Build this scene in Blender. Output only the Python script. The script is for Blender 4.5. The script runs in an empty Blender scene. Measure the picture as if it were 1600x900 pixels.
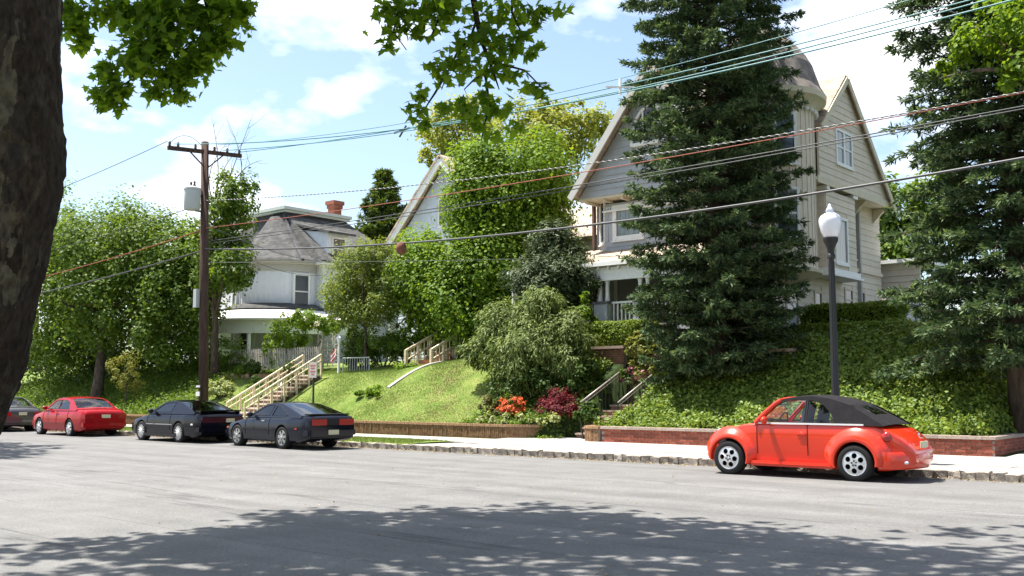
import bpy, bmesh, math, random
import numpy as np
from mathutils import Vector, Matrix
from mathutils.geometry import tessellate_polygon

rng = np.random.default_rng(7)
random.seed(7)
SC = bpy.context.scene
COL = SC.collection
R = math.radians

# ------------------------------------------------------------------ camera, sky, sun, exposure
F_PX, YAW, PITCH, EYE = 1600.0, R(40.3), math.atan(162 / 1600.0), 1.6
cam = bpy.data.cameras.new('camera')
cam.sensor_width = 36.0
cam.lens = 36.0
cam.clip_start = 0.05
cam.clip_end = 6000
cam_o = bpy.data.objects.new('camera', cam)
COL.objects.link(cam_o)
cam_o.location = (0, 0, EYE)
cam_o.rotation_euler = (R(90) + PITCH, 0, YAW)
SC.camera = cam_o

SUN_EL = R(68.5)
SUN_TO = Vector((-0.925 * math.cos(SUN_EL), -0.38 * math.cos(SUN_EL), math.sin(SUN_EL)))   # towards the sun
world = bpy.data.worlds.new('World')
SC.world = world
world.use_nodes = True
wn, wl = world.node_tree.nodes, world.node_tree.links
wn.clear()
w_out = wn.new('ShaderNodeOutputWorld')
w_bg = wn.new('ShaderNodeBackground')
w_bg.inputs['Strength'].default_value = 0.10
sky = wn.new('ShaderNodeTexSky')
sky.sky_type = 'NISHITA'
sky.sun_disc = False
sky.sun_elevation = SUN_EL
sky.sun_rotation = math.atan2(SUN_TO.x, SUN_TO.y)
sky.air_density = 1.0
sky.dust_density = 1.6
sky.ozone_density = 1.0
w_tc = wn.new('ShaderNodeTexCoord')
w_map = wn.new('ShaderNodeMapping')
w_map.inputs['Scale'].default_value = (1.0, 1.0, 1.9)
w_map.inputs['Location'].default_value = (2.3, 0.7, 1.4)
w_n = wn.new('ShaderNodeTexNoise')
w_n.inputs['Scale'].default_value = 5.2
w_n.inputs['Detail'].default_value = 7
w_n.inputs['Roughness'].default_value = 0.52
w_ramp = wn.new('ShaderNodeValToRGB')
w_ramp.color_ramp.elements[0].position = 0.50
w_ramp.color_ramp.elements[1].position = 0.645
w_mix = wn.new('ShaderNodeMix')
w_mix.data_type = 'RGBA'
w_mix.inputs['B'].default_value = (7.0, 7.1, 7.3, 1)
wl.new(w_tc.outputs['Generated'], w_map.inputs['Vector'])
wl.new(w_map.outputs['Vector'], w_n.inputs['Vector'])
wl.new(w_n.outputs['Fac'], w_ramp.inputs['Fac'])
wl.new(w_ramp.outputs['Color'], w_mix.inputs['Factor'])
wl.new(sky.outputs['Color'], w_mix.inputs['A'])
wl.new(w_mix.outputs['Result'], w_bg.inputs['Color'])
wl.new(w_bg.outputs['Background'], w_out.inputs['Surface'])

sun = bpy.data.lights.new('sun', 'SUN')
sun.energy = 5.0
sun.angle = R(0.53)
sun.color = (1.0, 0.955, 0.88)
sun_o = bpy.data.objects.new('sun', sun)
COL.objects.link(sun_o)
sun_o.rotation_euler = SUN_TO.to_track_quat('Z', 'Y').to_euler()
sun_o.location = (-20, -20, 60)

SC.view_settings.view_transform = 'Standard'
SC.view_settings.look = 'None'
SC.view_settings.exposure = 1.4
SC.view_settings.gamma = 1.0
SC.view_settings.use_curve_mapping = False
SC.cycles.max_bounces = 6
SC.cycles.transparent_max_bounces = 12
SC.cycles.use_denoising = True
SC.cycles.caustics_reflective = False
SC.cycles.caustics_refractive = False

# ------------------------------------------------------------------ survey: sighting -> place
_fw = Vector((-math.sin(YAW) * math.cos(PITCH), math.cos(YAW) * math.cos(PITCH), math.sin(PITCH)))
_rt = Vector((math.cos(YAW), math.sin(YAW), 0))
_up = Vector((math.sin(YAW) * math.sin(PITCH), -math.cos(YAW) * math.sin(PITCH), math.cos(PITCH)))
def _ray(px, py): return _fw + _rt * ((px - 800) / F_PX) + _up * ((450 - py) / F_PX)
def A(px, py, Y):                       # where the sighting line meets the plane at distance Y across the street
    d = _ray(px, py); p = d * (Y / d.y); return Vector((p.x, Y, EYE + p.z))
def AX(px, py, X):
    d = _ray(px, py); p = d * (X / d.x); return Vector((X, p.y, EYE + p.z))
def AD(px, py, D):
    p = _ray(px, py) * D; return Vector((p.x, p.y, EYE + p.z))
def dep(p): return (Vector(p) - Vector((0, 0, EYE))).dot(_fw)
def B(px, py, Y, rx, rz=None, ry=None):  # an ellipsoid clump: centre + radii
    c = A(px, py, Y); s = dep(c) / F_PX
    rz = rx if rz is None else rz
    return (c.x, c.y, c.z, rx * s, (ry if ry is not None else 0.9 * rx) * s, rz * s)
def in_frame(P, m=0):
    q = P - np.array([0, 0, EYE]); d = q @ np.array(_fw); a = q @ np.array(_rt); b = q @ np.array(_up)
    d = np.maximum(d, 1e-3)
    px = 800 + F_PX * a / d; py = 450 - F_PX * b / d
    return (d > .1) & (px > -m) & (px < 1600 + m) & (py > -m) & (py < 900 + m)

# ------------------------------------------------------------------ materials
MATS = {}
def mat(name, col, rough=0.7, spec=0.3, metal=0.0, var=0.0, scale=8.0, bump=0.0, bscale=None, coat=0.0, detail=5, col2=None, stretch=(1, 1, 1), island=0.0, bdist=0.02):
    if name in MATS: return MATS[name]
    m = bpy.data.materials.new(name); m.use_nodes = True
    n, l = m.node_tree.nodes, m.node_tree.links
    p = n['Principled BSDF']
    p.inputs['Roughness'].default_value = rough
    p.inputs['Specular IOR Level'].default_value = spec
    p.inputs['Metallic'].default_value = metal
    p.inputs['Coat Weight'].default_value = coat
    p.inputs['Coat Roughness'].default_value = 0.03
    p.inputs['Base Color'].default_value = (*col, 1)
    tc = mp = None
    if var or bump or col2:
        tc = n.new('ShaderNodeTexCoord'); mp = n.new('ShaderNodeMapping')
        mp.inputs['Scale'].default_value = stretch
        l.new(tc.outputs['Object'], mp.inputs['Vector'])
    last = None
    if var or col2:
        t = n.new('ShaderNodeTexNoise'); t.inputs['Scale'].default_value = scale; t.inputs['Detail'].default_value = detail
        t.inputs['Roughness'].default_value = 0.62
        l.new(mp.outputs['Vector'], t.inputs['Vector'])
        r = n.new('ShaderNodeValToRGB')
        c2 = col2 if col2 else tuple(min(1, c * (1 + var)) for c in col)
        c1 = col if col2 else tuple(c * (1 - var) for c in col)
        r.color_ramp.elements[0].position = 0.36; r.color_ramp.elements[1].position = 0.66
        r.color_ramp.elements[0].color = (*c1, 1); r.color_ramp.elements[1].color = (*c2, 1)
        l.new(t.outputs['Fac'], r.inputs['Fac'])
        last = r.outputs['Color']
    if island:
        g = n.new('ShaderNodeObjectInfo'); h = n.new('ShaderNodeHueSaturation')
        mr = n.new('ShaderNodeMapRange'); mr.inputs['To Min'].default_value = 1 - island; mr.inputs['To Max'].default_value = 1 + island
        l.new(g.outputs['Random'], mr.inputs['Value']); l.new(mr.outputs['Result'], h.inputs['Value'])
        h.inputs['Color'].default_value = (*col, 1)
        if last: l.new(last, h.inputs['Color'])
        last = h.outputs['Color']
    if last: l.new(last, p.inputs['Base Color'])
    if bump:
        t2 = n.new('ShaderNodeTexNoise'); t2.inputs['Scale'].default_value = bscale or scale * 4; t2.inputs['Detail'].default_value = 6
        l.new(mp.outputs['Vector'], t2.inputs['Vector'])
        b = n.new('ShaderNodeBump'); b.inputs['Strength'].default_value = bump; b.inputs['Distance'].default_value = bdist
        l.new(t2.outputs['Fac'], b.inputs['Height']); l.new(b.outputs['Normal'], p.inputs['Normal'])
    MATS[name] = m
    return m

def leafmat(name, c1, c2, trans=0.35, rough=0.55, spec=0.16, tcol=None):
    if name in MATS: return MATS[name]
    m = bpy.data.materials.new(name); m.use_nodes = True
    n, l = m.node_tree.nodes, m.node_tree.links
    p = n['Principled BSDF']; out = n['Material Output']
    p.inputs['Roughness'].default_value = rough; p.inputs['Specular IOR Level'].default_value = spec
    g = n.new('ShaderNodeNewGeometry'); r = n.new('ShaderNodeValToRGB')
    r.color_ramp.elements[0].color = (*c1, 1); r.color_ramp.elements[1].color = (*c2, 1)
    l.new(g.outputs['Random Per Island'], r.inputs['Fac']); l.new(r.outputs['Color'], p.inputs['Base Color'])
    tr = n.new('ShaderNodeBsdfTranslucent'); mx = n.new('ShaderNodeMixShader'); mx.inputs['Fac'].default_value = trans
    gm = n.new('ShaderNodeMix'); gm.data_type = 'RGBA'; gm.blend_type = 'MULTIPLY'; gm.inputs['Factor'].default_value = 1
    gm.inputs['B'].default_value = (*(tcol or (1.7, 1.5, 0.6)), 1)
    l.new(r.outputs['Color'], gm.inputs['A']); l.new(gm.outputs['Result'], tr.inputs['Color'])
    l.new(p.outputs['BSDF'], mx.inputs[1]); l.new(tr.outputs['BSDF'], mx.inputs[2]); l.new(mx.outputs['Shader'], out.inputs['Surface'])
    MATS[name] = m
    return m

def glassmat(name, tint=(0.55, 0.65, 0.66), refl=0.10, dark=0.0):
    if name in MATS: return MATS[name]
    m = bpy.data.materials.new(name); m.use_nodes = True
    n, l = m.node_tree.nodes, m.node_tree.links
    n.remove(n['Principled BSDF']); out = n['Material Output']
    t = n.new('ShaderNodeBsdfTransparent'); t.inputs['Color'].default_value = (*tint, 1)
    g = n.new('ShaderNodeBsdfGlossy'); g.inputs['Roughness'].default_value = 0.02
    fr = n.new('ShaderNodeLayerWeight'); fr.inputs['Blend'].default_value = .5
    pw = n.new('ShaderNodeMath'); pw.operation = 'POWER'; pw.inputs[1].default_value = 4; l.new(fr.outputs['Facing'], pw.inputs[0])
    ma = n.new('ShaderNodeMath'); ma.operation = 'ADD'; ma.inputs[1].default_value = refl; ma.use_clamp = True
    mx = n.new('ShaderNodeMixShader')
    l.new(pw.outputs[0], ma.inputs[0]); l.new(ma.outputs[0], mx.inputs['Fac'])
    l.new(t.outputs['BSDF'], mx.inputs[1]); l.new(g.outputs['BSDF'], mx.inputs[2]); l.new(mx.outputs['Shader'], out.inputs['Surface'])
    MATS[name] = m
    return m

# ------------------------------------------------------------------ object helpers
def put(name, me, material=None, parent=None):
    o = bpy.data.objects.new(name, me); COL.objects.link(o)
    if material is not None and not me.materials: me.materials.append(material)
    if parent is not None:
        o.parent = parent
        o.matrix_parent_inverse = wmat(parent).inverted()
    return o
def wmat(p):        # children are written in world coordinates
    return p.matrix_basis.copy() if p.parent is None else wmat(p.parent) @ p.matrix_parent_inverse @ p.matrix_basis
def tag(o, label=None, cat=None, group=None, kind=None):
    if label: o['label'] = label
    if cat: o['category'] = cat
    if group: o['group'] = group
    if kind: o['kind'] = kind
    return o
def thing(name, label, cat, loc=(0, 0, 0), group=None):
    o = bpy.data.objects.new(name, None); COL.objects.link(o); o.location = loc
    o.empty_display_size = 0.2
    return tag(o, label, cat, group)
def mk(name, V, Fc, material, parent=None, smooth=False, sharp=None):
    me = bpy.data.meshes.new(name); me.from_pydata([tuple(v) for v in V], [], Fc)
    if smooth:
        me.polygons.foreach_set('use_smooth', [True] * len(me.polygons))
        if sharp: me.set_sharp_from_angle(angle=R(sharp))
    me.update()
    return put(name, me, material, parent)

class MB:
    def __init__(s): s.v = []; s.f = []
    def add(s, V, Fc):
        b = len(s.v); s.v += [tuple(v) for v in V]; s.f += [tuple(i + b for i in q) for q in Fc]; return s
    def box(s, x0, x1, y0, y1, z0, z1):
        return s.add([(x0,y0,z0),(x1,y0,z0),(x1,y1,z0),(x0,y1,z0),(x0,y0,z1),(x1,y0,z1),(x1,y1,z1),(x0,y1,z1)],
                     [(0,3,2,1),(4,5,6,7),(0,1,5,4),(1,2,6,5),(2,3,7,6),(3,0,4,7)])
    def obox(s, o, u, v, w):             # origin + three edge vectors
        o, u, v, w = map(Vector, (o, u, v, w))
        P = [o, o+u, o+u+v, o+v, o+w, o+u+w, o+u+v+w, o+v+w]
        Fc = [(0,3,2,1),(4,5,6,7),(0,1,5,4),(1,2,6,5),(2,3,7,6),(3,0,4,7)]
        if u.cross(v).dot(w) < 0: Fc = [q[::-1] for q in Fc]
        return s.add(P, Fc)
    def bar(s, a, b, w, h=None, up=(0, 0, 1)):
        a, b = Vector(a), Vector(b); h = h or w; d = (b - a)
        t = d.normalized(); upv = Vector(up)
        sd = t.cross(upv)
        if sd.length < 1e-4: sd = t.cross(Vector((1, 0, 0)))
        sd.normalize(); u2 = sd.cross(t)
        return s.obox(a - sd * w / 2 - u2 * h / 2, sd * w, d, u2 * h)
    def tube(s, pts, rad, n=8, cap=True):
        pts = [Vector(p) for p in pts]; k = len(pts)
        rad = rad if hasattr(rad, '__len__') else [rad] * k
        V = []; Fc = []; prev = None
        for i, p in enumerate(pts):
            t = (pts[min(i + 1, k - 1)] - pts[max(i - 1, 0)]).normalized()
            if prev is None:
                a = Vector((0, 0, 1)) if abs(t.z) < .9 else Vector((1, 0, 0)); x = t.cross(a).normalized()
            else:
                x = prev - t * prev.dot(t); x.normalize()
            prev = x; y = t.cross(x)
            for j in range(n):
                an = 2 * math.pi * j / n
                V.append(p + (x * math.cos(an) + y * math.sin(an)) * rad[i])
        for i in range(k - 1):
            for j in range(n):
                j2 = (j + 1) % n
                Fc.append((i*n+j, i*n+j2, (i+1)*n+j2, (i+1)*n+j))
        if cap:
            Fc.append(tuple(range(n))[::-1]); Fc.append(tuple((k-1)*n + j for j in range(n)))
        return s.add(V, Fc)
    def lathe(s, prof, n=20, c=(0, 0, 0), axis='z', cap=True, a0=0, a1=2 * math.pi):
        full = abs(a1 - a0 - 2 * math.pi) < 1e-6
        V = []; Fc = []; m = n if full else n + 1
        for (r, z) in prof:
            for j in range(m):
                an = a0 + (a1 - a0) * j / n
                x, y = r * math.cos(an), r * math.sin(an)
                V.append((c[0]+x, c[1]+y, c[2]+z) if axis == 'z' else (c[0]+x, c[1]+z, c[2]+y))
        for i in range(len(prof) - 1):
            for j in range(n):
                j2 = (j + 1) % m
                q = (i*m+j, i*m+j2, (i+1)*m+j2, (i+1)*m+j)
                Fc.append(q if axis == 'z' else q[::-1])
        if cap and full:
            a = tuple(range(m))[::-1]; b = tuple((len(prof)-1)*m + j for j in range(m))
            Fc += [a, b] if axis == 'z' else [a[::-1], b[::-1]]
        return s.add(V, Fc)
    def prism(s, poly, fn0, fn1):         # 2-D polygon lifted by two maps (front, back)
        n = len(poly)
        V = [fn0(*p) for p in poly] + [fn1(*p) for p in poly]
        Fc = [tuple(range(n)), tuple(range(2 * n - 1, n - 1, -1))] + [(i, i + n, (i + 1) % n + n, (i + 1) % n) for i in range(n)]
        return s.add(V, Fc)
    def grid(s, fn, nu, nv):
        V = [fn(i / nu, j / nv) for i in range(nu + 1) for j in range(nv + 1)]
        Fc = [(i*(nv+1)+j, (i+1)*(nv+1)+j, (i+1)*(nv+1)+j+1, i*(nv+1)+j+1) for i in range(nu) for j in range(nv)]
        return s.add(V, Fc)
    def ball(s, c, rx, ry=None, rz=None, n=12, m=8):
        ry = ry or rx; rz = rz or rx
        V = [(c[0], c[1], c[2] - rz)]; Fc = []
        for i in range(1, m):
            ph = -math.pi / 2 + math.pi * i / m
            for j in range(n):
                th = 2 * math.pi * j / n
                V.append((c[0] + rx*math.cos(ph)*math.cos(th), c[1] + ry*math.cos(ph)*math.sin(th), c[2] + rz*math.sin(ph)))
        V.append((c[0], c[1], c[2] + rz)); t = len(V) - 1
        for j in range(n):
            Fc.append((0, 1 + (j+1) % n, 1 + j)); Fc.append((t, 1 + (m-2)*n + j, 1 + (m-2)*n + (j+1) % n))
        for i in range(m - 2):
            for j in range(n):
                Fc.append((1+i*n+j, 1+i*n+(j+1) % n, 1+(i+1)*n+(j+1) % n, 1+(i+1)*n+j))
        return s.add(V, Fc)
    def build(s, name, material, parent=None, smooth=False, sharp=None):
        return mk(name, s.v, s.f, material, parent, smooth, sharp)

def fast(name, V, Fc, material, parent=None, smooth=False):   # V (n,3), F (m,k) numpy
    me = bpy.data.meshes.new(name)
    V = np.asarray(V, np.float32); Fc = np.asarray(Fc, np.int32); m, k = Fc.shape
    me.vertices.add(len(V)); me.vertices.foreach_set('co', V.ravel())
    me.loops.add(m * k); me.loops.foreach_set('vertex_index', Fc.ravel())
    me.polygons.add(m); me.polygons.foreach_set('loop_start', np.arange(0, m * k, k, dtype=np.int32))
    me.polygons.foreach_set('loop_total', np.full(m, k, np.int32))
    if smooth: me.polygons.foreach_set('use_smooth', np.ones(m, bool))
    me.update(calc_edges=True)
    return put(name, me, material, parent)

# ------------------------------------------------------------------ foliage
def unit(v): return v / np.maximum(np.linalg.norm(v, axis=1, keepdims=True), 1e-6)
LEAF = (np.array([[0,0,0],[.36,.45,.07],[0,1,-.04],[-.36,.45,.07]]), np.array([[0,1,2],[0,2,3]]))
NEEDLE = (np.array([[-.12,0,0],[.12,0,0],[.10,.75,.03],[0,1,-.02],[-.10,.75,.03]]), np.array([[0,1,2],[0,2,4],[4,2,3]]))
SPRIG = (np.array([[0,0,0],[.13,.5,.02],[0,1,-.03],[-.13,.5,.02]]), np.array([[0,1,2],[0,2,3]]))
_pl = [(0,0),(.12,.05),(.46,-.12),(.33,.18),(.66,.42),(.31,.43),(.25,.66),(0,1.04),(-.25,.66),(-.31,.43),(-.66,.42),(-.33,.18),(-.46,-.12),(-.12,.05)]
PLANE = (np.array([[0,.35,.05]] + [[x, y, -.06*abs(x)] for x, y in _pl]), np.array([[0, 1 + i, 1 + (i + 1) % len(_pl)] for i in range(len(_pl))]))
BLADE = (np.array([[-.05,0,0],[.05,0,0],[0,1,.0]]), np.array([[0,1,2]]))
def leaves(name, P, N, size, tpl, material, parent=None, along=None, jit=0.35, sjit=0.3, g=rng):
    n = len(P)
    N = unit(N + g.normal(0, jit, (n, 3)))
    D = along if along is not None else g.normal(0, 1, (n, 3))
    D = unit(D - N * np.sum(D * N, 1, keepdims=True)); S = np.cross(D, N)
    sz = (np.full(n, size) if np.isscalar(size) else size) * (1 + g.uniform(-sjit, sjit, n))
    T, Fc = tpl; k = len(T)
    V = P[:, None, :] + sz[:, None, None] * (T[None, :, 0:1] * S[:, None, :] + T[None, :, 1:2] * D[:, None, :] + T[None, :, 2:3] * N[:, None, :])
    FF = (Fc[None] + (np.arange(n) * k)[:, None, None]).reshape(-1, Fc.shape[1])
    return fast(name, V.reshape(-1, 3), FF, material, parent)
def sphere_dirs(n, g=rng): return unit(g.normal(0, 1, (n, 3)))
def clumpy(blobs, n, clump=0.34, per=70, fill=0.16, g=rng, flat=1.0):
    """leaf places spread over small clumps that sit on the shells of the given ellipsoids"""
    bl = np.array(blobs, float); area = (bl[:, 3] * bl[:, 4] + bl[:, 3] * bl[:, 5] + bl[:, 4] * bl[:, 5])
    nc = max(len(bl) * 3, n // per)
    k = g.choice(len(bl), nc, p=area / area.sum())
    d = sphere_dirs(nc, g); rr = np.where(g.random(nc) < fill, g.random(nc) ** .5 * .75, 0.66 + 0.52 * g.random(nc))
    C = bl[k, :3] + d * bl[k, 3:6] * rr[:, None]
    cr = np.mean(bl[k, 3:6], 1) * clump * g.uniform(.55, 1.35, nc)
    j = g.integers(0, nc, n); e = sphere_dirs(n, g); q = np.abs(1 - np.abs(g.normal(0, .28, n)))
    P = C[j] + e * (cr[j] * q)[:, None] * np.array([1, 1, flat])
    o_ = g.random(n) < .16; P[o_] += g.normal(0, .42, (int(o_.sum()), 3)) * cr[j][o_][:, None]
    N = 0.55 * e + 0.45 * unit(P - bl[k[j], :3]) + np.array([0, 0, .55])
    return P, N
def limb(mb, a, b, r0, r1, bend=0.12, n=6, g=rng):
    a, b = Vector(a), Vector(b); L = (b - a).length
    o1 = Vector(g.normal(0, bend * L * .5, 3)); pts = []; rr = []
    for i in range(n + 1):
        t = i / n; pts.append(a.lerp(b, t) + o1 * math.sin(math.pi * t)); rr.append(r0 + (r1 - r0) * t)
    mb.tube(pts, rr, 7); return pts
BARK = mat('bark_brown', (.085, .065, .05), .9, .1, var=.4, scale=9, bump=.6, stretch=(1, 1, .25))
def tree(name, label, blobs, n, size, lm, base, r=.22, cat='tree', group=None, clump=.34, per=70, fill=.16, tpl=LEAF, nlimb=9, bark=BARK, lean=0.0, flat=1.0, fork=.45, seed=0, sub=None):
    g = np.random.default_rng(100 + seed)
    t = thing(name, label, cat, tuple(base), group)
    bl = np.array(blobs); top = bl[np.argmax(bl[:, 2])]; base = Vector(base)
    cen = Vector(np.average(bl[:, :3], axis=0, weights=bl[:, 3] ** 2))
    mb = MB(); tp = Vector((cen.x, cen.y, cen.z + .3 * bl[:, 5].max()))
    pts = [base.lerp(tp, i / 8) + Vector((g.normal(0, .05), g.normal(0, .05), 0)) * (tp.z - base.z) * .12 for i in range(9)]
    pts[0] = base - Vector((0, 0, .15))
    mb.tube(pts, [r * (1.35 if i == 0 else 1.0 - .085 * i) for i in range(9)], 10)
    for i in range(nlimb):
        b = bl[i % len(bl)]
        k = fork + (1 - fork) * .6 * g.random(); s = base.lerp(tp, k)
        e = Vector(b[:3]) + Vector(g.normal(0, .45, 3) * b[3:6])
        limb(mb, s, e, r * .42, r * .08, .14, 6, g)
    mb.build('trunk', bark, t, True)
    P, N = clumpy(blobs, n, clump, per, fill, g, flat)
    leaves('crown', P, N, size, tpl, lm, t, g=g)
    return t
def bush(name, label, blobs, n, size, lm, base, cat='shrub', group=None, clump=.3, per=60, fill=.35, tpl=LEAF, seed=0, extra=None, weep=False):
    g = np.random.default_rng(500 + seed)
    t = thing(name, label, cat, tuple(base), group); base = Vector(base); mb = MB()
    for i in range(6):
        b = blobs[i % len(blobs)]
        limb(mb, base + Vector((g.normal(0, .06), g.normal(0, .06), -.12)), Vector(b[:3]) + Vector(g.normal(0, .4, 3) * np.array(b[3:6])), .035, .01, .1, 5, g)
    mb.build('stem', BARK, t, True)
    P, N = clumpy(blobs, n, clump, per, fill, g)
    leaves('foliage', P, N, size, tpl, lm, t, g=g, along=(N * .5 + np.array([0, 0, -1.1]) + g.normal(0, .5, N.shape)) if weep else None)
    if extra:
        m2, n2, s2 = extra
        P, N = clumpy(blobs, n2, .25, 12, 0.0, g)
        leaves('blossom', P, N, s2, LEAF, m2, t, g=g)
    return t

# ================================================================== SETTING
KERB_Y, WALL_Y = 19.85, 23.75
ASPH = mat('asphalt', (.142, .139, .135), .92, .12, var=.10, scale=1.1, bump=.35, bscale=160, detail=12, bdist=.004)
def asphalt():
    m = ASPH; n, l = m.node_tree.nodes, m.node_tree.links
    p = n['Principled BSDF']; src = p.inputs['Base Color'].links[0].from_socket
    tc = n.new('ShaderNodeTexCoord')
    a = n.new('ShaderNodeTexNoise'); a.inputs['Scale'].default_value = 42; a.inputs['Detail'].default_value = 3
    l.new(tc.outputs['Object'], a.inputs['Vector'])
    mp = n.new('ShaderNodeMapping'); mp.inputs['Scale'].default_value = (.05, .9, 1); l.new(tc.outputs['Object'], mp.inputs['Vector'])
    b = n.new('ShaderNodeTexNoise'); b.inputs['Scale'].default_value = 1.6; b.inputs['Detail'].default_value = 5; l.new(mp.outputs['Vector'], b.inputs['Vector'])
    # thin tar seams, wandering along the street
    w = n.new('ShaderNodeTexNoise'); w.inputs['Scale'].default_value = .55; w.inputs['Detail'].default_value = 6; l.new(mp.outputs['Vector'], w.inputs['Vector'])
    ramp = n.new('ShaderNodeValToRGB'); e = ramp.color_ramp.elements
    e[0].position = .494; e[0].color = (1, 1, 1, 1); e[1].position = .506; e[1].color = (1, 1, 1, 1)
    k = ramp.color_ramp.elements.new(.5); k.color = (.66, .66, .66, 1)
    l.new(w.outputs['Fac'], ramp.inputs['Fac'])
    def mul(x, fac, lo, hi):
        r = n.new('ShaderNodeMapRange'); r.inputs['From Min'].default_value = .25; r.inputs['From Max'].default_value = .75
        r.inputs['To Min'].default_value = lo; r.inputs['To Max'].default_value = hi; l.new(fac, r.inputs['Value'])
        mx = n.new('ShaderNodeMix'); mx.data_type = 'RGBA'; mx.blend_type = 'MULTIPLY'; mx.inputs['Factor'].default_value = 1
        l.new(x, mx.inputs['A']); l.new(r.outputs['Result'], mx.inputs['B']); return mx.outputs['Result']
    s = mul(src, a.outputs['Fac'], .74, 1.26); s = mul(s, b.outputs['Fac'], .84, 1.16)
    mx = n.new('ShaderNodeMix'); mx.data_type = 'RGBA'; mx.blend_type = 'MULTIPLY'; mx.inputs['Factor'].default_value = 1
    l.new(s, mx.inputs['A']); l.new(ramp.outputs['Color'], mx.inputs['B']); l.new(mx.outputs['Result'], p.inputs['Base Color'])
asphalt()
CONC = mat('concrete', (.335, .318, .292), .85, .2, var=.12, scale=2.2, bump=.2, bscale=60)
GRASSM = mat('lawn_green', (.090, .145, .026), .95, .1, col2=(.18, .215, .060), scale=1.3, bump=.45, bscale=26, detail=9, bdist=.05)
EARTH = mat('earth', (.07, .065, .03), .95, .1, col2=(.045, .07, .02), scale=2.5, bump=.6, bscale=20)
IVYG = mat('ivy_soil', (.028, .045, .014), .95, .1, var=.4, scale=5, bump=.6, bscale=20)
STONE = mat('kerb_granite', (.36, .32, .27), .9, .2, col2=(.15, .125, .10), scale=34, bump=.8, bscale=40, island=.3)
BRICKR = mat('brick_red', (.27, .085, .055), .88, .15, var=.3, scale=30, bump=.4, bscale=90, island=.30)
BRICKB = mat('brick_ochre', (.26, .155, .080), .9, .15, col2=(.13, .068, .038), scale=9, bump=.5, bscale=90, island=.2)
MORTAR = mat('mortar', (.30, .26, .22), .95, .1, var=.2, scale=20)
COPE = mat('coping_stone', (.36, .29, .24), .85, .2, var=.18, scale=14, bump=.3, island=.1)

g0 = MB(); g0.box(-2500, 2500, -2500, 2500, -.40, -.05); tag(g0.build('ground', EARTH), kind='structure')
rd = MB(); rd.grid(lambda u, v: (-160 + 240 * u, 2.6 + (KERB_Y - 2.6) * v, 0.012 * math.sin(math.pi * v)), 60, 12)
tag(rd.build('road', ASPH, None, True), kind='structure')
ns = MB(); ns.box(-160, 80, -.9, 2.35, -.04, .13); tag(ns.build('near_pavement', CONC), kind='structure')
nv = MB(); nv.box(-160, 80, -9, -.9, -.04, .10); tag(nv.build('near_verge', GRASSM), kind='structure')
nk = MB(); nk.box(-160, 80, 2.35, 2.6, -.04, .14); tag(nk.build('near_kerb', STONE), kind='structure')

# kerb of rough granite blocks
kerb = MB().box(-160, 80, KERB_Y + .05, KERB_Y + .20, -.04, .095).build('kerb', STONE); tag(kerb, kind='structure')
bl_meshes = []
for k in range(6):
    bm = bmesh.new(); bmesh.ops.create_cube(bm, size=1); bmesh.ops.subdivide_edges(bm, edges=bm.edges, cuts=1, use_grid_fill=True)
    for v in bm.verts:
        v.co = Vector((v.co.x * .245, v.co.y * .25, v.co.z * .21)); s = 1 - .22 * (abs(v.co.x) > .1 and abs(v.co.z) > .09)
        v.co.x *= 1 - .10 * (abs(v.co.z) > .09); v.co += Vector(rng.normal(0, .010, 3))
    me = bpy.data.meshes.new('kerb_stone'); bm.to_mesh(me); bm.free(); me.materials.append(STONE); bl_meshes.append(me)
x = -43.0; k = 0
while x < .5:
    o = put('kerb_stone', bl_meshes[k % 6], None, kerb); o.location = (x, KERB_Y + .10 + rng.normal(0, .008), .038 + rng.normal(0, .007))
    o.rotation_euler = (rng.normal(0, .04), 0, rng.normal(0, .03) + math.pi * (k % 2)); x += .249; k += 1

# pavement slabs
pave = MB().box(-160, 80, KERB_Y + .20, WALL_Y + .3, -.04, .10).build('pavement', EARTH); tag(pave, kind='structure')
def pz(Y): return .125 + .02 * (Y - KERB_Y)
def slab(x0, x1, y0, y1):
    b = MB(); b.obox((x0, y0, pz(y0) - .05), (x1 - x0, 0, 0), (0, y1 - y0, pz(y1) - pz(y0)), (0, 0, .05)); return b.build('slab', CONC, pave)
x = -19.3
while x < 6:
    slab(x, x + 1.51, KERB_Y + .22, 21.345); slab(x, x + 1.51, 21.37, 23.9); x += 1.532
slab(-19.3, -7.6, 23.912, 24.3) if False else None
x = -19.31
while x > -62:
    slab(x - 1.52, x, 21.95, 23.25); x -= 1.532
slab(-20.9, -19.31, KERB_Y + .22, 21.94)
slab(-20.4, -17.15, 23.262, 24.75)                       # walk up to the grey house
slab(-36.0, -33.6, 23.262, 24.1)
slab(-6.3, 6, 23.912, 33)                                 # driveway beyond the brick wall
x = -5.8
# dividing grass strip
vg = MB()
vg.grid(lambda u, v: (-62 + (62 - 20.95) * u + (0.9 * v if u > .97 else 0), KERB_Y + .205 + (21.94 - KERB_Y - .205) * v, .135 + .045 * math.sin(math.pi * v) + .02 * v), 60, 5)
verge = tag(vg.build('verge', GRASSM, None, True), kind='structure')
vb = MB().box(-62, -19.31, 23.26, WALL_Y, .05, .17).build('verge', GRASSM); tag(vb, kind='structure')

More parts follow.
